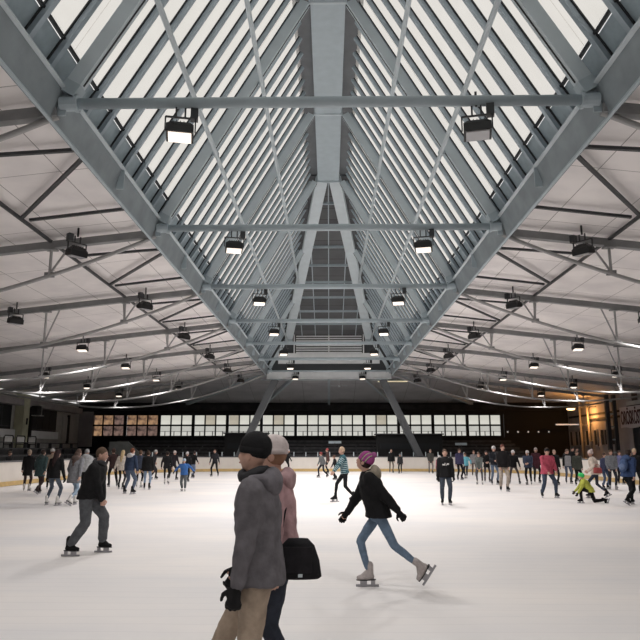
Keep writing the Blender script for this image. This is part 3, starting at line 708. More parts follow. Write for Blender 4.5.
# upper clerestory and lower glazing right of the column
for i in range(8):
    y = 49.1 - i*1.5
    r = thing('window_%d' % (23+i), None, None, (XF, y, 4.0+E)); r['kind'] = 'structure'
    MB().box((0, 0, 0), (.06, .85, .62)).build('pane', M['facade_glass'], r)
box_obj('trim_5', (XF-.07, 43, 3.52+E), (.14, 14.5, .28), M['pale_wall'], kind='structure')
box_obj('trim_6', (XF-.07, 43, 3.30+E), (.14, 14.5, .10), M['black'], kind='structure')
bn = thing('banner', 'pale cloth banner with dark red hand-cut capital letters on the right facade', 'banner', (22.95, 51.3, 2.45+E))
g = MB(); g.add([(0, -t*8, -.78 + .05*math.sin(t*19)) for t in [i/16 for i in range(17)]] + [(0, -t*8  , .82) for t in [i/16 for i in range(17)]] + [(.02, -t*8, -.78 + .05*math.sin(t*19)) for t in [i/16 for i in range(17)]] + [(.02, -t*8  , .82) for t in [i/16 for i in range(17)]],
     [(i+1, i, i+17, i+18) for i in range(16)] + [(i+34, i+35, i+52, i+51) for i in range(16)] + [(i, i+1, i+35, i+34) for i in range(16)] + [(i+18, i+17, i+51, i+52) for i in range(16)])
g.build('cloth', M['banner'], bn)
fc = bpy.data.curves.new('lettering', 'FONT'); fc.body = 'ORÖSKÖST'; fc.size = 1.45; fc.extrude = .01; fc.offset = .022; fc.space_character = .96
tmp_ = bpy.data.objects.new('lettering', fc); COL.objects.link(tmp_); bpy.context.view_layer.update()
me_ = bpy.data.meshes.new_from_object(tmp_.evaluated_get(bpy.context.evaluated_depsgraph_get())); bpy.data.objects.remove(tmp_)
fo = bpy.data.objects.new('lettering', me_); COL.objects.link(fo); fo.parent = bn; me_.materials.clear(); me_.materials.append(M['banner_ink'])
fo.rotation_euler = (R(90), 0, R(-90)); fo.location = (-.02, -.15, -.50); fo.scale = (.46, 1, 1)
for i, y in enumerate((48.6, 46.0)):
    r = thing('door_%d' % (2+i), None, None, (XF, y, 0)); r['kind'] = 'structure'
    MB().box((0, 0, 1.9), (.06, 2.0, 2.9)).build('pane', M['facade_glass'], r)
    g = MB()
    for a in (-1.05, 0, 1.05): g.box((-.03, a, 1.9), (.12, .1, 3.0))
    g.build('door_frame', M['dark2'], r)
box_obj('trim_7', (XF-.1, 47.25, 1.9), (.2, .5, 3.6), M['white'], kind='structure')

box_obj('trim_8', (-XW+.1, 50, 2.95), (.2, 16, .62), M['end_pale'], kind='structure')
# ------------------------------------------------------------------ people
def ik(a, b, l1, l2, hint):
    a, b = V(a), V(b); d = b - a; L = d.length
    if L > (l1 + l2) * .998: b = a + d.normalized() * (l1 + l2) * .998; d = b - a; L = d.length
    u = d.normalized(); h = V(hint); h = (h - u * h.dot(u)).normalized()
    x = (l1*l1 - l2*l2 + L*L) / (2*L); y = math.sqrt(max(0, l1*l1 - x*x))
    return a + u*x + h*y, b
def mods(o, voxel, disp=0.0, sm=4):
    m = o.modifiers.new('remesh', 'REMESH'); m.mode = 'VOXEL'; m.voxel_size = voxel; m.use_smooth_shade = True
    m = o.modifiers.new('smooth', 'SMOOTH'); m.factor = .5; m.iterations = sm
    if disp:
        t = bpy.data.textures.get('folds') or bpy.data.textures.new('folds', 'CLOUDS'); t.noise_scale = .11; t.noise_depth = 2
        m = o.modifiers.new('folds', 'DISPLACE'); m.texture = t; m.strength = disp; m.mid_level = .5
def head_fn(p):
    x, y, z = p
    q = V((x, y, z))
    if z < 0:
        k = 1 - .30 * min(1, -z)**1.3; q.x *= k                       # jaw narrows
        if y > 0: q.y += .08 * -z
        if y < 0: q.y *= 1 - .35 * -z
    else:
        if y < 0: q.y *= 1.06
    if y > .5:
        f = (y - .5) / .5
        q.y -= .05 * f                                                # flatter face
        if abs(x) < .24 and -.42 < z < .12:                            # nose
            q.y += .42 * (1 - abs(x)/.24) * max(0, 1 - abs(z + .24) / .30)
        if .02 < z < .22 and .15 < abs(x) < .55: q.y -= .05           # eye sockets
        if z < -.78 and abs(x) < .4: q.y += .07                        # chin
    return q
def hand(mb, w, d, nrm, thumb, k=1.0, n=5, curl=.5):
    # w wrist, d direction of the fingers, nrm palm normal, thumb side vector
    d = d.normalized(); s = thumb.normalized(); nrm = nrm.normalized()
    mb.caps(w, w + d*.075*k, .026*k, .034*k, n+2); mb.caps(w + d*.05*k + s*.018*k, w + d*.082*k - s*.02*k, .024*k, .022*k, n+1)
    for i, L in enumerate((.068, .078, .072, .056)):
        b = w + d*(.088 - .004*abs(i-1.3))*k + s*(.030 - .020*i)*k
        a1 = .35 + curl*.5; a2 = a1 + curl*1.3
        m = b + (d*math.cos(a1) + nrm*math.sin(a1)) * L*.55*k
        e = m + (d*math.cos(a2) + nrm*math.sin(a2)) * L*.55*k
        mb.caps(b, m, .0098*k, .0092*k, n); mb.caps(m, e, .0092*k, .0078*k, n)
    b = w + d*.025*k + s*.024*k; m = b + (d*.6 + s*.7 + nrm*.25).normalized()*.042*k; e = m + (d*.9 + s*.15 + nrm*.45).normalized()*.034*k
    mb.caps(b, m, .0125*k, .011*k, n); mb.caps(m, e, .011*k, .009*k, n)

def person(label, pos, heading, H, pose, top, trousers, boots=(0.02, .02, .022), skate=True, hair=(0.05, .03, .02), hat=None, hat_kind='beanie', pom=None,
           coat=.06, bulk=1.0, slim=1.0, gloves=None, hood=None, longhair=False, scarf=None, stripes=None, detail=0, cuff=None, chest_mark=None, shorthair=False, vest=None, brim=None):
    s = H / (1.82 if skate else 1.74); k = 1.0
    r = thing('person', label, 'person', (pos[0], pos[1], 0 if skate else (pos[2] if len(pos) > 2 else 0) - .08*s), heading); r.scale = (s, s, s)
    hip = V(pose.get('hip', (0, 0, .97))); hd = V(pose.get('lean', (0, .04, .50)))
    sh = hip + hd; ax = hd.normalized(); tw = pose.get('twist', 0)
    lat = V((math.cos(tw), math.sin(tw), 0)); lat = (lat - ax*lat.dot(ax)).normalized(); fw = ax.cross(lat)
    if fw.y < 0: fw = -fw
    nk = sh + ax*.075
    hdir = (V((0, 0, 1)) + V((hd.x, hd.y, 0))*.5 + V((pose.get('nod', (0, 0))[0], pose.get('nod', (0, 0))[1], 0))).normalized()
    hc = nk + hdir*.125 + V((0, .02, 0))
    hy = pose.get('headyaw', 0); hrot = Matrix.Rotation(hy, 3, 'Z') @ Matrix.Rotation(-pose.get('nodp', 0.0), 3, 'X')
    feet = pose['feet']; hands = pose['hands']
    J = []
    for i, sg in enumerate((-1, 1)):
        hj = hip + lat*sg*.092 + V((0, 0, -.02)); a = V(feet[i][:3])
        kn, a = ik(hj, a, .425, .41, pose.get('kneehint', [(0, 1, 0)]*2)[i] if 'kneehint' in pose else (sg*.18, 1, 0))
        sj = sh + lat*sg*.175*(.9+.1*bulk) - ax*.015
        el, wr = ik(sj, hands[i], .285, .26, pose['elhint'][i] if 'elhint' in pose else (sg*.55, -1, -.2))
        J.append((hj, kn, a, sj, el, wr))
    n = 10 if detail else 7
    # body: one continuous figure
    b = MB(); hn, hm = (26, 19) if detail else (16, 11)
    b.ell(hc, (.077, .096, .120), hn, hm, hrot, head_fn)
    for sg in (-1, 1): b.ell(hc + hrot @ V((sg*.077, -.008, -.012)), (.012, .024, .034), 8, 6, hrot)
    b.caps(nk - ax*.05, hc + hrot @ V((0, -.015, -.06)), .056, .052, n)
    b.loft([(hip - ax*.06, lat*.10, fw*.08), (hip + ax*.05, lat*.14, fw*.10), (hip + ax*.18, lat*.12, fw*.085), (hip + ax*.38, lat*.155, fw*.10), (sh - ax*.0, lat*.14, fw*.08), (nk, lat*.055, fw*.055)], 12)
    for i, (hj, kn, a, sj, el, wr) in enumerate(J):
        sg = (-1, 1)[i]
        b.caps(hj, kn, .060, .045, n); b.caps(kn, a, .043, .032, n); b.caps(sj, el, .048, .036, n); b.caps(el, wr, .036, .025, n)
        fd = (wr - el).normalized(); pn = V((-sg, .1, 0)); pn = (pn - fd*pn.dot(fd)).normalized(); th = fd.cross(pn) * (1 if fd.cross(pn).y > 0 else -1)
        hand(b, wr, fd, pn, th, .8 if gloves is not None else 1.0, 6 if detail else 4, pose.get('curl', .5))
        a2 = V(a); 
    bo = b.build('body', M['skin'], r, True)
    if detail: mods(bo, .0055 if detail > 1 else .009, 0, 1)
    # eyes and mouth
    e = MB()
    for sg in (-1, 1): e.ell(hc + hrot @ V((sg*.030, .083, .014)), (.011, .007, .007), 8, 6, hrot)
    e.build('eyes', M['eye'], r, True)
    e = MB(); e.ell(hc + hrot @ V((0, .088, -.062)), (.022, .008, .007), 8, 6, hrot); e.build('mouth', M['lip'], r, True)
    # hair
    if hair is not None:
        h = MB()
        if shorthair: h.ell(hc + hrot @ V((0, -.010, .026)), (.082, .096, .104), 18, 12, hrot)
        else: h.ell(hc + hrot @ V((0, -.014, .026)), (.087, .101, .118), 18, 12, hrot)
        if longhair:
            h.caps(hc + hrot @ V((0, -.055, .0)), sh - fw*.10 - ax*.10, .085, .085, 10); h.caps(hc + hrot @ V((0, -.06, -.03)), sh - fw*.115 - ax*.20, .08, .055, 10)
        h.build('hair', fab(hair), r, True)
    if hat is not None:
        h = MB()
        if hat_kind == 'beanie':
            h.ell(hc + hrot @ V((0, -.016, .052)), (.094, .110, .098), 20, 12, hrot)
            h.loft([(hc + hrot @ V((0, -.012, z)), hrot @ V((rr, 0, 0)), hrot @ V((0, rr*1.16, 0))) for z, rr in ((.005, .085), (.008, .093), (.045, .096), (.05, .088))], 20)
        elif hat_kind == 'helmet':
            h.ell(hc + hrot @ V((0, -.01, .045)), (.112, .135, .105), 20, 12, hrot); h.loft([(hc + hrot @ V((0, -.01, z)), hrot @ V((rr, 0, 0)), hrot @ V((0, rr*1.2, 0))) for z, rr in ((.0, .095), (.005, .108), (.04, .110))], 20)
        else:
            h.ell(hc + hrot @ V((0, -.01, .052)), (.090, .105, .080), 20, 12, hrot)
            h.loft([(hc + hrot @ V((0, .06 + q*.09, .052 - q*.02)), hrot @ V((.075*(1-q*.3), 0, 0)), hrot @ V((0, 0, .010))) for q in (0, .5, 1)], 12)
        ho = h.build('hat', fab(hat) if not isinstance(hat, str) else M[hat], r, True)
        if pom: MB().ell(hc + hrot @ V((0, -.085, .135)), (.042, .042, .040), 12, 8).build('pompom', fab(pom), ho, True)
    # top
    B = bulk * (1 if detail > 1 else 1.07); t = MB(); rb = hip - V((0, 0, 1)) * coat; n2 = 18
    rings = [(rb, lat*.178*B*(1+coat*.35), V((0, 1, 0))*.138*B*(1+coat*.45))]
    if coat > .12: rings.append((hip - V((0, 0, coat*.5)), lat*.178*B, fw*.138*B))
    rings += [(hip + ax*.02, lat*.172*B, fw*.130*B), (hip + ax*.16, lat*.158*B, fw*.120*B), (hip + ax*.32, lat*.180*B, fw*.128*B), (sh - ax*.07, lat*.188*B, fw*.120*B), (sh + ax*.00, lat*.150*B, fw*.098*B), (sh + ax*.045, lat*.092*B, fw*.078*B), (nk + ax*.01, lat*.072, fw*.070)]
    t.loft(rings, n2)
    for i, (hj, kn, a, sj, el, wr) in enumerate(J):
        t.ell(sj - ax*.01, (.072*B, .072*B, .070*B), 10, 8)
        t.caps(sj, el, .068*B, .054*B, n+2); w2 = wr + (el-wr).normalized()*.01
        t.caps(el, w2, .054*B, .040*B, n+2)
    to = t.build('jacket', fab(top) if not isinstance(top, str) else M[top], r, True)
    vox = (.012 if detail > 1 else .016) if detail else .024
    mods(to, vox, (.030 if detail > 1 else .022) if detail else 0, 5 if detail else 3)
    if cuff is not None:
        c = MB()
        for (hj, kn, a, sj, el, wr) in J: c.tube([wr + (el-wr).normalized()*.03, wr + (el-wr).normalized()*-.012], .043*B, 10)
        c.build('cuffs', fab(cuff), to, True)
    if hood is not None:
        c = MB()
        rg = []
        for q in range(13):
            an = R(-200 + 220*q/12); rr = .105*B; ca, sa = math.cos(an), math.sin(an)
            rg.append(nk + ax*(-.012 + .035*(1 if sa > 0 else .2)*0) + lat*ca*rr*1.0 + fw*(sa*rr*.95 - .015) - ax*.02)
        c.tube(rg, .036, 10)
        c.ell(nk - fw*.085*B - ax*.055, (.125*B, .058*B, .085*B), 14, 9, Matrix((lat, fw, ax)).transposed())
        ho = c.build('hood', fab(hood), to, True); mods(ho, .014 if detail else .02, .012 if detail else 0, 4)
    if scarf is not None:
        c = MB(); rg = [nk + lat*math.cos(R(30*q))*.088 + fw*math.sin(R(30*q))*.088 + ax*.018*math.sin(R(60*q)) for q in range(13)]
        c.tube(rg, .036, 8); c.build('scarf', fab(scarf), r, True)
    if stripes is not None:
        c = MB()
        for q in range(9):
            u = -.02 + q*.06; f = max(0, min(1, u/.5)); wx = (.162 + .02*abs(math.sin(u*6)))*B; wy = .128*B
            if u > .42: wx = .17*B; wy = .11*B
            c.loft([(hip + ax*(u-.010), lat*wx*1.02, fw*wy*1.03), (hip + ax*(u+.010), lat*wx*1.02, fw*wy*1.03)], 18)
        for (hj, kn, a, sj, el, wr) in J:
            for p0, p1, r0, r1 in ((sj, el, .067, .055), (el, wr, .054, .042)):
                for q in range(1, 5):
                    f = q/5; p = p0.lerp(p1, f); d = (p1-p0).normalized()*.010; c.tube([p-d, p+d], (r0+(r1-r0)*f)*B*1.03, 10)
        c.build('stripes', fab(stripes), to, True)
    if vest is not None:
        c = MB(); c.loft([(x_[0], x_[1]*1.05, x_[2]*1.07) for x_ in rings[:-2]], 18); vo = c.build('vest', fab(vest), r, True); mods(vo, .02, 0, 2)
    if chest_mark is not None:
        c = MB()
        for x, z, w, h_ in ((-.075, .36, .07, .05), (.06, .34, .09, .045), (.02, .38, .03, .03), (-.02, .33, .03, .03)):
            c.beam(hip + ax*z + lat*x + fw*(.132*B), hip + ax*z + lat*x + fw*(.142*B), w, h_, ax)
        c.build('chest_print', fab(chest_mark), to)
    # trousers
    t = MB(); t.loft([(hip - V((0, 0, .10)), lat*.12*slim, V((0, .10*slim, 0))), (hip - V((0, 0, .03)), lat*.155, V((0, .118, 0))), (hip + ax*.05, lat*.148, fw*.112), (hip + ax*.10, lat*.135, fw*.10)], 14)
    for (hj, kn, a, sj, el, wr) in J:
        t.caps(hj, kn, .090*slim, .064*slim, n+2); t.caps(kn + (hj-kn)*.02, kn.lerp(a, .35), .062*slim, .062*slim**1.2, n+2); t.caps(kn.lerp(a, .35), a + (kn-a).normalized()*.05, .060*slim**1.2, .047*slim**1.6, n+2)
    to2 = t.build('trousers', fab(trousers), r, True); mods(to2, .011 if detail > 1 else .014 if detail else .020, .016 if detail else 0, 4 if detail else 2)
    # skates or shoes
    for i in range(2):
        a = J[i][2]; f = feet[i]; yaw = f[4] if len(f) > 4 else (1, -1)[i]*.25; pit = f[3] if len(f) > 3 else 0
        mt = Matrix.Rotation(yaw, 3, 'Z') @ Matrix.Rotation(pit, 3, 'X')
        L = lambda x, y, z: a + mt @ V((x, y, z))
        c = MB(); c.caps(L(0, -.008, .10), L(0, -.012, -.02), .050, .046, n+2); c.caps(L(0, -.030, -.045), L(0, .04, -.045), .040, .042, n+2); c.caps(L(0, .04, -.050), L(0, .135, -.060), .044, .034, n+2); c.caps(L(0, 0, .02), L(0, .08, -.04), .044, .036, n+2)
        so = c.build('skate' if skate else 'shoe', fab(boots, .5), r, True); mods(so, .010 if detail else .014, 0, 3 if detail else 1)
        c = MB(); c.loft([(L(0, -.045, -.088), mt @ V((.036, 0, 0)), mt @ V((0, .042, 0))), (L(0, -.045, -.074), mt @ V((.036, 0, 0)), mt @ V((0, .042, 0)))], 10)
        c.loft([(L(0, .07, -.092), mt @ V((.038, 0, 0)), mt @ V((0, .10, 0))), (L(0, .07, -.080), mt @ V((.038, 0, 0)), mt @ V((0, .10, 0)))], 12)
        c.build('sole', M['lamp'], so)
        if skate:
            c = MB()
            def bx(y0, y1, z0, z1, w=.0035): c.hexa([L(-w, y0, z0), L(w, y0, z0), L(w, y1, z0), L(-w, y1, z0), L(-w, y0, z1), L(w, y0, z1), L(w, y1, z1), L(-w, y1, z1)])
            bx(-.125, .175, -.170, -.140); bx(-.075, -.02, -.142, -.086, .012); bx(.03, .12, -.142, -.088, .012)
            c.build('blade', M['blade'], so)
    if gloves is not None:
        for i, (hj, kn, a, sj, el, wr) in enumerate(J):
            sg = (-1, 1)[i]; c = MB(); fd = (wr - el).normalized(); pn = V((-sg, .1, 0)); pn = (pn - fd*pn.dot(fd)).normalized(); th = fd.cross(pn) * (1 if fd.cross(pn).y > 0 else -1)
            hand(c, wr - fd*.004, fd, pn, th, 1.26, 6 if detail else 5, pose.get('curl', .5)); c.caps(wr - fd*.05, wr + fd*.02, .038, .034, 9)
            go = c.build('glove', fab(gloves), r, True); mods(go, .008 if detail else .011, 0, 1)
    return r, dict(hip=hip, sh=sh, ax=ax, lat=lat, fw=fw, J=J, hc=hc, s=s)

AN = .17
def pose(kind, rnd=None, **kw):
    q = (rnd or random).uniform
    P_ = {
     'stand': dict(feet=((-.11, .02, AN), (.12, -.03, AN)), hands=((-.27, .06, .80), (.27, .05, .80)), hip=(0, 0, .96)),
     'pockets': dict(feet=((-.12, .03, AN), (.12, -.04, AN)), hands=((-.17, .15, .93), (.17, .15, .93)), hip=(0, 0, .96)),
     'wide': dict(feet=((-.26, .05, AN), (.22, -.05, AN)), hands=((-.33, .10, .88), (.34, .05, .86)), hip=(0, -.02, .93), lean=(0, .08, .49)),
     'wave': dict(feet=((-.12, .22, AN), (.12, -.18, AN)), hands=((-.40, .12, 1.0), (.42, .02, 1.02)), hip=(0, 0, .94), lean=(0, .09, .49)),
     'stride': dict(feet=((-.10, .24, AN), (.14, -.30, .22, -.5)), hands=((-.30, .20, .90), (.30, -.12, .86)), hip=(0, 0, .93), lean=(0, .10, .48)),
     'strideR': dict(feet=((-.14, -.30, .22, -.5), (.10, .24, AN)), hands=((-.30, -.12, .86), (.30, .20, .90)), hip=(0, 0, .93), lean=(0, .10, .48)),
     'hold': dict(feet=((-.12, .05, AN), (.12, -.06, AN)), hands=((-.08, .27, 1.12), (.08, .27, 1.10)), hip=(0, 0, .96)),
     'low': dict(feet=((-.14, .06, AN), (.14, -.06, AN)), hands=((-.10, .30, .88), (.10, .30, .88)), hip=(0, -.03, .94), lean=(0, .09, .48)),
    }
    d = dict(P_[kind]); d.update(kw); return d

BLK = (.010, .010, .011); NAVY = (.03, .045, .085); JEAN = (.10, .15, .23); LJEAN = (.25, .33, .42); GREY = (.16, .16, .165); KHAKI = (.30, .25, .20); WHITE = (.62, .60, .58); BROWN = (.07, .04, .03)
def P(label, x, foot, top, deg, kind, *a, **k):
    p = ground(x, foot); H = height_at(p, top); kp = k.pop('pose', {})
    return person(label, (p.x, p.y), R(deg), H, pose(kind, **kp), *a, **k)

# the four large figures
# couple walking to the left in front
pm = ground(257, 450 + 1110/3.95)
pose_m = dict(hip=(0, 0, .99), lean=(0, .03, .50), feet=((-.10, -.18, .20, -.30), (.09, .42, AN)), hands=((-.26, .10, .80), (.25, .22, .88)), elhint=((-.3, -1, 0), (.3, -1, 0)), nodp=-.10, headyaw=-.35, curl=1.0)
_, jm = person('person in black beanie and grey winter coat walking leftward in khaki trousers, largest figure', (pm.x, pm.y), R(84), height_at(pm, 433.5), pose_m, (.115, .108, .118), (.33, .26, .20), boots=BROWN, skate=False, hair=None, hat=BLK, coat=.08, bulk=1.18, slim=1.14, gloves=BLK, hood=(.13, .122, .135), scarf=(.03, .03, .033), detail=2)
pw_ = ground(280, 450 + 1110/4.55)
pose_w = dict(hip=(0, 0, .97), lean=(0, .05, .50), feet=((-.10, -.12, AN), (.10, .28, AN)), hands=((-.27, .02, .84), (.22, .24, .95)), headyaw=.0, curl=.7)
_, jw = person('person in pale knitted beanie and dusty pink coat walking behind the grey-coated one', (pw_.x, pw_.y), R(88), height_at(pw_, 434), pose_w, (.38, .24, .25), (.03, .035, .05), boots=BLK, skate=False, hair=(.25, .14, .09), hat=(.50, .44, .43), coat=.02, bulk=1.06, hood=(.36, .24, .25), detail=2)
# left: large man with clasped hands
pl = ground(83.5, 554)
person('person with cropped hair in black jacket and grey trousers gliding rightward, hands clasped low', (pl.x, pl.y), R(-90), 1.84,
       dict(hip=(0, .01, .94), lean=(0, .14, .465), feet=((-.17, .24, AN, 0, 0), (.24, -.15, AN, 0, 0)), hands=((-.05, .25, .84), (.05, .27, .81)), elhint=((-.7, -1, 0), (.7, -1, 0)), nodp=.02, curl=.9),
       (.012, .012, .013), (.095, .10, .11), boots=BLK, hair=(.10, .065, .045), shorthair=True, coat=.06, bulk=1.32, slim=1.34, scarf=(.05, .05, .055), detail=2)
# right: skater in bobble hat
ps = ground(369, 588)
_, js = person('person in purple and green knit hat and black jacket striding leftward on white skates', (ps.x, ps.y), R(90), 1.77,
       dict(hip=(0, -.14, .93), lean=(0, .13, .47), feet=((-.10, -.66, .285, -.95, .1), (.08, -.01, AN, 0, 0)), hands=((-.22, -.44, .90), (.26, .30, .86)), kneehint=[(-.1, 1, -.4), (0, 1, 0)], elhint=((-.4, -.6, -.6), (.5, -1, -.4)), nodp=-.45, headyaw=-.35, curl=.6),
       BLK, (.135, .19, .265), boots=(.40, .36, .35), hair=(.035, .02, .02), hat=(.27, .05, .22), pom=(.30, .09, .22), coat=.05, bulk=1.3, slim=.88, gloves=BLK, hood=(.32, .28, .22), detail=2, longhair=False)

# shoulder bag carried by the pink-coated person
bagp = pw_ + V((.02, 0, 0))
bg_ = thing('shoulder_bag', 'black soft shoulder bag hanging behind the grey winter coat', 'bag', (pw_.x + .135, pw_.y - .30, .83))
g = MB(); g.loft([(V((0, 0, z)), V((w, 0, 0)), V((0, d, 0))) for z, w, d in ((0, .145, .05), (.015, .165, .06), (.12, .150, .062), (.22, .115, .05), (.265, .07, .03))], 20); o = g.build('pouch', fab((.012, .012, .014)), bg_, True); 
g = MB(); g.box((.0, -.058, .13), (.20, .012, .17)); g.build('flap', fab((.018, .017, .02)), bg_)
g = MB(); g.tube([(-.13, .0, .19), (-.12, .06, .33), (-.10, .14, .46), (-.08, .20, .52)], .012, 6); g.build('strap', fab((.012, .012, .014)), bg_)
MB().box((.02, -.066, .03), (.03, .008, .02)).build('buckle', M['steel_light'], bg_)

# green and violet bands on the bobble hat
for o in list(bpy.data.objects):
    if o.name.startswith('hat') and o.parent and 'purple and green' in (o.parent.get('label') or ''):
        nt_ = bpy.data.materials.new('striped_knit'); nt_.use_nodes = True; t_ = nt_.node_tree; b_ = t_.nodes['Principled BSDF']; b_.inputs['Roughness'].default_value = .9
        tc = t_.nodes.new('ShaderNodeTexCoord'); w = t_.nodes.new('ShaderNodeTexWave'); w.inputs['Scale'].default_value = 2.6; w.inputs['Distortion'].default_value = .6; w.bands_direction = 'DIAGONAL'
        cr = t_.nodes.new('ShaderNodeValToRGB'); cr.color_ramp.interpolation = 'CONSTANT'
        el = cr.color_ramp.elements; el[0].position = 0; el[0].color = (.30, .045, .20, 1); el[1].position = .42; el[1].color = (.10, .02, .09, 1)
        e3 = el.new(.60); e3.color = (.34, .36, .22, 1); e4 = el.new(.85); e4.color = (.30, .05, .22, 1)
        t_.links.new(tc.outputs['Object'], w.inputs['Vector']); t_.links.new(w.outputs['Fac'], cr.inputs['Fac']); t_.links.new(cr.outputs['Color'], b_.inputs['Base Color'])
        o.data.materials[0] = nt_

# left group
P('person in long black coat and white skates, leftmost skater by the barrier', 26, 491, 449, 8, 'stand', BLK, (.05, .03, .03), WHITE, hair=(.35, .28, .22), coat=.30, bulk=1.05)
P('person in dark teal hooded coat skating away at the far left', 38, 494, 447.5, -10, 'stride', (.045, .075, .078), (.05, .03, .03), boots=(.03, .02, .02), hair=(.05, .035, .03), coat=.24, hood=(.06, .08, .08), bulk=1.1)
P('person with pale hat and beige coat behind the long-haired skater', 49.5, 489, 448, 15, 'stand', (.28, .22, .17), BLK, hair=(.2, .13, .1), hat=(.5, .48, .46), coat=.2)
P('person with long dark hair, black sweater and grey-blue jeans, legs apart on white skates', 52, 505.5, 447.5, -14, 'wide', BLK, (.10, .12, .155), WHITE, hair=(.03, .018, .018), longhair=True, coat=.08, bulk=1.12, slim=.95, gloves=BLK, detail=1)
P('person in mottled grey parka with brown fur hood and light jeans, seen from behind', 72, 505.5, 446.5, -18, 'stride', (.19, .195, .21), LJEAN, WHITE, hair=(.09, .06, .05), coat=.24, hood=(.12, .09, .08), bulk=1.16, slim=.95, longhair=True, detail=1)
P('person in light grey puffy jacket partly behind the cropped-haired skater', 84, 493, 448.5, 10, 'stand', (.42, .43, .44), BLK, hair=None, hat=(.35, .36, .37), hood=(.40, .41, .42), coat=.1, bulk=1.25)
P('person in dark brown jacket skating behind the cropped-haired skater', 112, 487, 446.5, 30, 'stride', (.045, .025, .025), BLK, hair=(.05, .03, .025), coat=.1)
P('person with blond hair in cream jacket and black leggings', 120.5, 489, 449.5, -8, 'stand', (.62, .56, .50), BLK, hair=(.50, .38, .22), longhair=True, coat=.10, bulk=1.1, slim=.85, pose=dict(hands=((-.38, .05, .92), (.3, .05, .82))))
P('person in navy jacket with white shoulders and blue jeans, leaning with legs apart', 128.5, 494, 446, -25, 'wide', NAVY, (.085, .11, .16), BLK, hair=(.16, .06, .035), shorthair=True, coat=.04, bulk=1.12, slim=1.1, hood=(.55, .53, .53), detail=1)
P('person in dark sweater and black leggings between navy and black jackets', 138.5, 487.5, 449.5, 0, 'stand', (.05, .06, .09), BLK, WHITE, hair=(.1, .06, .04), slim=.85)
P('person in plain black jacket and faded jeans just left of the small blue child', 146.5, 489.5, 450, 6, 'stand', BLK, (.22, .29, .40), BLK, hair=(.06, .04, .03), coat=.12, bulk=1.18)
P('person in dark sporty top with pale cap, arm out beside the barrier', 152.5, 479.5, 449, -60, 'wave', (.02, .02, .025), (.03, .03, .035), hair=None, hat=(.45, .44, .43))
P('person in black jacket and black tights on white skates, left of the small blue child', 166, 484.5, 449.5, 8, 'stride', BLK, BLK, WHITE, hair=(.02, .015, .012), coat=.1, slim=.85)
P('person in black jacket and pale hat right beside the black-tights skater', 172.5, 480, 449.5, -20, 'strideR', (.02, .016, .02), (.02, .02, .02), hair=None, hat=(.48, .42, .40))
P('person in black with white hat standing behind the small blue child', 186, 482, 451.5, 0, 'stand', BLK, BLK, hair=None, hat=(.52, .5, .5), coat=.12)
P('child in bright blue jacket and grey trousers with arms spread', 183.5, 491.5, 457.5, 180, 'wave', (.045, .13, .36), (.09, .10, .105), WHITE, hair=None, hat=(.35, .42, .50), gloves=BLK, bulk=1.15, slim=1.2, pose=dict(hands=((-.52, .05, 1.08), (.52, .05, 1.08))), detail=1)
P('person in black jacket and blue jeans with one arm out, by the barrier', 192.5, 478, 450, -30, 'wave', BLK, (.16, .2, .3), hair=(.03, .02, .02), slim=.9)
P('person all in dark standing alone by the barrier left of the couple', 214.5, 476.5, 448, 170, 'wide', (.025, .025, .03), BLK, hair=(.08, .05, .04), hat=None, shorthair=True)
P('person in black jacket half hidden behind the pink-coated walker', 287, 473, 448.5, -50, 'wave', BLK, BLK, hair=None, hat=(.4, .4, .42), gloves=BLK)
P('child in grey jacket with red hair skating beside the barrier', 322.5, 477.5, 451, 120, 'strideR', (.14, .145, .15), (.02, .022, .03), hair=(.25, .05, .04), hat=(.22, .05, .05), bulk=1.15)
P('person in reddish hat and brown jacket just behind the grey-jacketed child', 328, 473.5, 448, 100, 'stand', (.08, .045, .04), BLK, hair=(.15, .06, .05), hat=(.30, .07, .07))
P('person in black top close behind the striped-sweater skater', 335.5, 480, 454, 90, 'low', BLK, BLK, hair=(.10, .06, .045))
pst = ground(342, 502); 
person('person in teal and white striped sweater and black leggings striding leftward', (pst.x, pst.y), R(100), height_at(pst, 445), dict(hip=(0, -.10, .94), lean=(0, .07, .49), feet=((-.14, -.36, .20, -.15, 0), (.10, .20, AN, 0, 0)), hands=((-.22, .34, .90), (.22, .30, .88)), headyaw=.2), (.035, .10, .12), BLK, BLK, hair=(.42, .31, .22), shorthair=False, coat=.02, slim=.92, stripes=(.36, .46, .48), detail=1)
P('person in black jacket and khaki trousers at the far barrier beside a small child', 391.5, 472.8, 449, 185, 'stand', BLK, (.20, .17, .14), hair=(.3, .2, .15), shorthair=True, coat=.1, bulk=1.1)
P('child in dark jacket next to the khaki-trousered adult at the far barrier', 400.5, 473.5, 453.5, 160, 'stand', (.03, .03, .033), BLK, hair=None, hat=(.25, .25, .26))
P('person in olive grey coat alone at the far barrier right of centre', 431, 473.5, 449, 180, 'pockets', (.07, .068, .062), (.22, .20, .19), hair=(.3, .22, .18), coat=.18)
P('child in pink jacket and white hat tucked behind the black-jacketed adult', 440.5, 482, 455, 150, 'stand', (.32, .10, .13), (.04, .03, .04), hair=None, hat=(.6, .58, .57), bulk=1.1)
P('person in black jacket with white chest print and dark jeans, facing the camera', 446.5, 505, 448, 176, 'stand', BLK, (.045, .055, .075), BLK, hair=(.09, .06, .045), shorthair=True, coat=.08, bulk=1.2, slim=1.15, chest_mark=(.6, .58, .57), gloves=BLK, detail=1)
P('person in purple-navy jacket behind the white-printed black jacket', 460, 480, 448, 200, 'stand', (.055, .05, .11), BLK, hair=(.07, .045, .035), bulk=1.1)
P('person in light turquoise jacket and dark trousers in the middle of the crowd', 466.5, 478.5, 452, 150, 'wave', (.14, .42, .52), (.02, .022, .03), WHITE, hair=(.12, .07, .05), bulk=1.1)
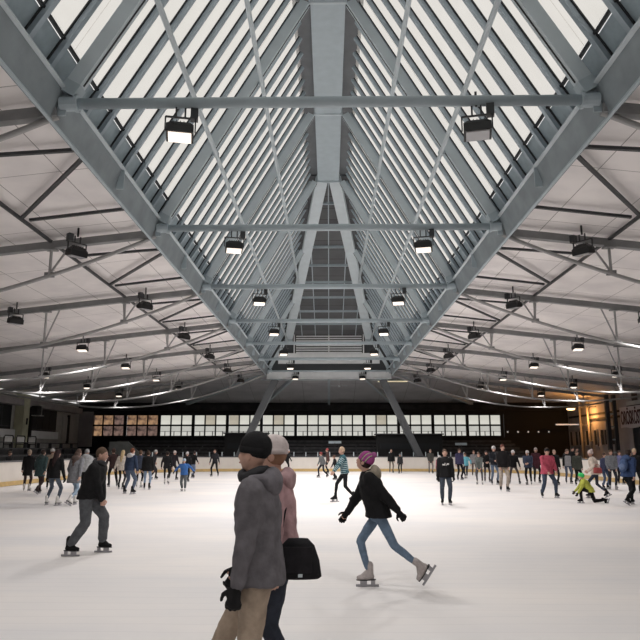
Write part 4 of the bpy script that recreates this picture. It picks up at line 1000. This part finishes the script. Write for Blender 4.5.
P('person in pale grey jacket just right of the turquoise jacket', 474.5, 476, 450, 180, 'stand', (.24, .23, .24), (.12, .09, .08), hair=(.22, .13, .1))
P('person in grey-green sweater and mottled leggings on white skates', 480, 484.5, 451, 165, 'low', (.13, .145, .14), (.07, .07, .08), WHITE, hair=(.14, .09, .07), longhair=True, slim=.88)
P('person in short black coat with clasped hands right of the grey-green sweater', 487.5, 482, 450, 175, 'hold', BLK, (.06, .045, .045), hair=(.03, .02, .02), coat=.14, slim=.88)
P('tall person in black jacket and blue jeans, pale cap, left of the khaki-trousered one', 495, 484.5, 445.5, 190, 'hold', (.02, .022, .028), (.12, .16, .23), hair=None, hat=(.5, .49, .5), coat=.05)
P('tall person in black sweater and khaki trousers facing the camera', 504.5, 491.5, 443.5, 180, 'pockets', (.011, .010, .011), (.36, .31, .26), BLK, hair=(.12, .045, .035), coat=.05, bulk=1.22, slim=1.1, detail=1)
P('person in black jacket and white hat, right of the tall black sweater', 514.5, 484, 449, 172, 'wide', BLK, (.06, .05, .05), hair=None, hat=(.62, .6, .6), slim=.88)
P('person in navy puffy jacket, white hat and black trousers', 529.5, 485, 450, 150, 'hold', (.035, .045, .075), BLK, boots=(.3, .3, .3), hair=(.35, .25, .2), hat=(.6, .57, .56), bulk=1.25)
P('person in long dark maroon coat behind the red jacket', 537.5, 483, 447, 178, 'stand', (.05, .015, .022), BLK, hair=(.3, .27, .26), coat=.25)
P('person in raspberry red jacket, jeans and black cap facing the camera', 549, 498, 446, 186, 'wide', (.42, .075, .115), (.05, .065, .10), BLK, hair=(.1, .07, .06), hat=BLK, hat_kind='cap', coat=.10, bulk=1.22, slim=1.1, detail=1, pose=dict(hands=((-.26, .16, .95), (.10, .26, .92))))
P('person in black jacket right behind the red jacket', 556, 485, 449, 180, 'stand', BLK, BLK, hair=(.35, .25, .2), shorthair=True, bulk=1.1)
P('person in grey vest over black sleeves and jeans near the yellow-lit wall', 569, 483.5, 448.5, 180, 'stand', BLK, (.06, .08, .12), hair=(.15, .1, .08), vest=(.25, .25, .26))
P('person in black raising both arms behind the grey vest', 574.5, 481, 446, 180, 'hold', BLK, BLK, hair=(.02, .015, .012), pose=dict(hands=((-.25, .15, 1.62), (.42, .1, 1.45))))
P('person in dark olive jacket directly behind the kneeling child', 578.5, 485.5, 450, 190, 'stand', (.055, .06, .05), BLK, hair=(.12, .08, .06), coat=.15, bulk=1.15)
pk = ground(587, 503)
person('kneeling child in bright green helmet, yellow jacket and black trousers', (pk.x, pk.y), R(75), 1.42, dict(hip=(0, -.18, .50), lean=(0, .26, .40), feet=((-.16, .22, AN, 0, 0), (.12, -.72, .14, -1.2, 0)), hands=((-.26, .34, .42), (.22, .42, .44)), kneehint=[(0, 1, .5), (0, .3, -1)], nodp=-.25), (.44, .46, .08), BLK, BLK, hair=None, hat=(.06, .60, .16), hat_kind='helmet', bulk=1.2, slim=1.15, gloves=BLK, detail=1)
P('person in cream puffy jacket, pale bobble hat and dark leggings by the kneeling child', 598, 498, 448, 62, 'stride', (.58, .50, .43), (.035, .045, .07), BLK, hair=(.2, .1, .08), hat=(.6, .5, .47), pom=(.6, .5, .5), bulk=1.25, slim=.85, coat=.08, detail=1, pose=dict(headyaw=1.0, hands=((-.28, .22, .98), (.16, .30, .98))))
P('person in violet-blue jacket partly behind the cream puffy jacket', 606, 489, 452, 200, 'stand', (.08, .09, .16), (.08, .12, .22), hair=(.08, .05, .04))
P('person in grey sweater and dark jeans left of the blue backpack', 613.5, 489.5, 449, 170, 'pockets', (.17, .18, .20), (.03, .035, .045), (.3, .3, .3), hair=(.10, .06, .04), bulk=1.2, detail=1)
P('person in lilac-blue jacket squeezed between grey sweater and blue backpack', 621.5, 484.5, 450, 180, 'stand', (.14, .15, .28), BLK, hair=(.05, .035, .03))
_, jb = P('person in navy blue hooded jacket and black trousers wearing a backpack', 630.5, 505, 446.5, -60, 'stride', (.035, .06, .14), BLK, BLK, hair=(.05, .035, .03), bulk=1.25, slim=1.15, coat=.06, hood=(.05, .08, .17), detail=1)
P('person with blond hair and black jacket at the right edge behind the backpack', 637.5, 493, 448, 170, 'stand', BLK, BLK, hair=(.48, .36, .24), bulk=1.1)
pb = ground(630.5, 505); 
bp_ = thing('backpack', 'slate blue backpack worn over the navy jacket at the right', 'backpack', (pb.x, pb.y, 0), R(-60)); bp_.scale = (jb['s'],)*3
g = MB(); c = jb['hip'] + jb['ax']*.26 - jb['fw']*.225; mt = Matrix((jb['lat'], jb['fw'], jb['ax'])).transposed()
g.ell(c, (.15, .085, .21), 18, 12, mt); g.build('sack', fab((.07, .11, .22)), bp_, True)
g = MB(); g.ell(c - jb['fw']*.07 - jb['ax']*.06, (.11, .045, .10), 14, 9, mt); g.build('front_pocket', fab((.13, .18, .30)), bp_, True)
g = MB()
for sg in (-1, 1): g.tube([c + jb['lat']*sg*.10 + jb['ax']*.17 + jb['fw']*.05, jb['sh'] + jb['lat']*sg*.11 + jb['ax']*.05 - jb['fw']*.04, jb['sh'] + jb['lat']*sg*.12 + jb['fw']*.14 - jb['ax']*.10, c + jb['lat']*sg*.12 - jb['ax']*.14 + jb['fw']*.04], .018, 6)
g.build('straps', fab((.02, .03, .06)), bp_)
# hand bag held by the cream-jacketed skater
pc = ground(598, 498)
hb = thing('handbag', 'small red bag held in front of the cream puffy jacket', 'bag', (pc.x - .05, pc.y - .30, .88))
g = MB(); g.loft([(V((0, 0, z)), V((w, 0, 0)), V((0, .05, 0))) for z, w in ((0, .13), (.02, .16), (.16, .15), (.2, .12))], 14); g.build('pouch', fab((.40, .09, .09)), hb, True)
g = MB(); g.tube([(-.1, 0, .19), (-.06, 0, .30), (.06, 0, .30), (.1, 0, .19)], .012, 6); g.build('handle', fab((.30, .06, .06)), hb)
# two spectators behind the left barrier
for (px, lab, col, ht, hr) in ((4, 'person in white jacket watching from behind the left barrier', (.5, .5, .5), None, (.2, .12, .08)), (23, 'person in black with pale face behind the left barrier by the first skater', BLK, None, (.06, .04, .03))):
    p = ground(px, 484.5); p = V((p.x - 1.6, p.y + 1.5, 0))
    person(lab, (p.x, p.y, -.05), R(-95), 1.72, pose('low' if px == 4 else 'stand'), col, BLK, BLK, skate=False, hair=hr)
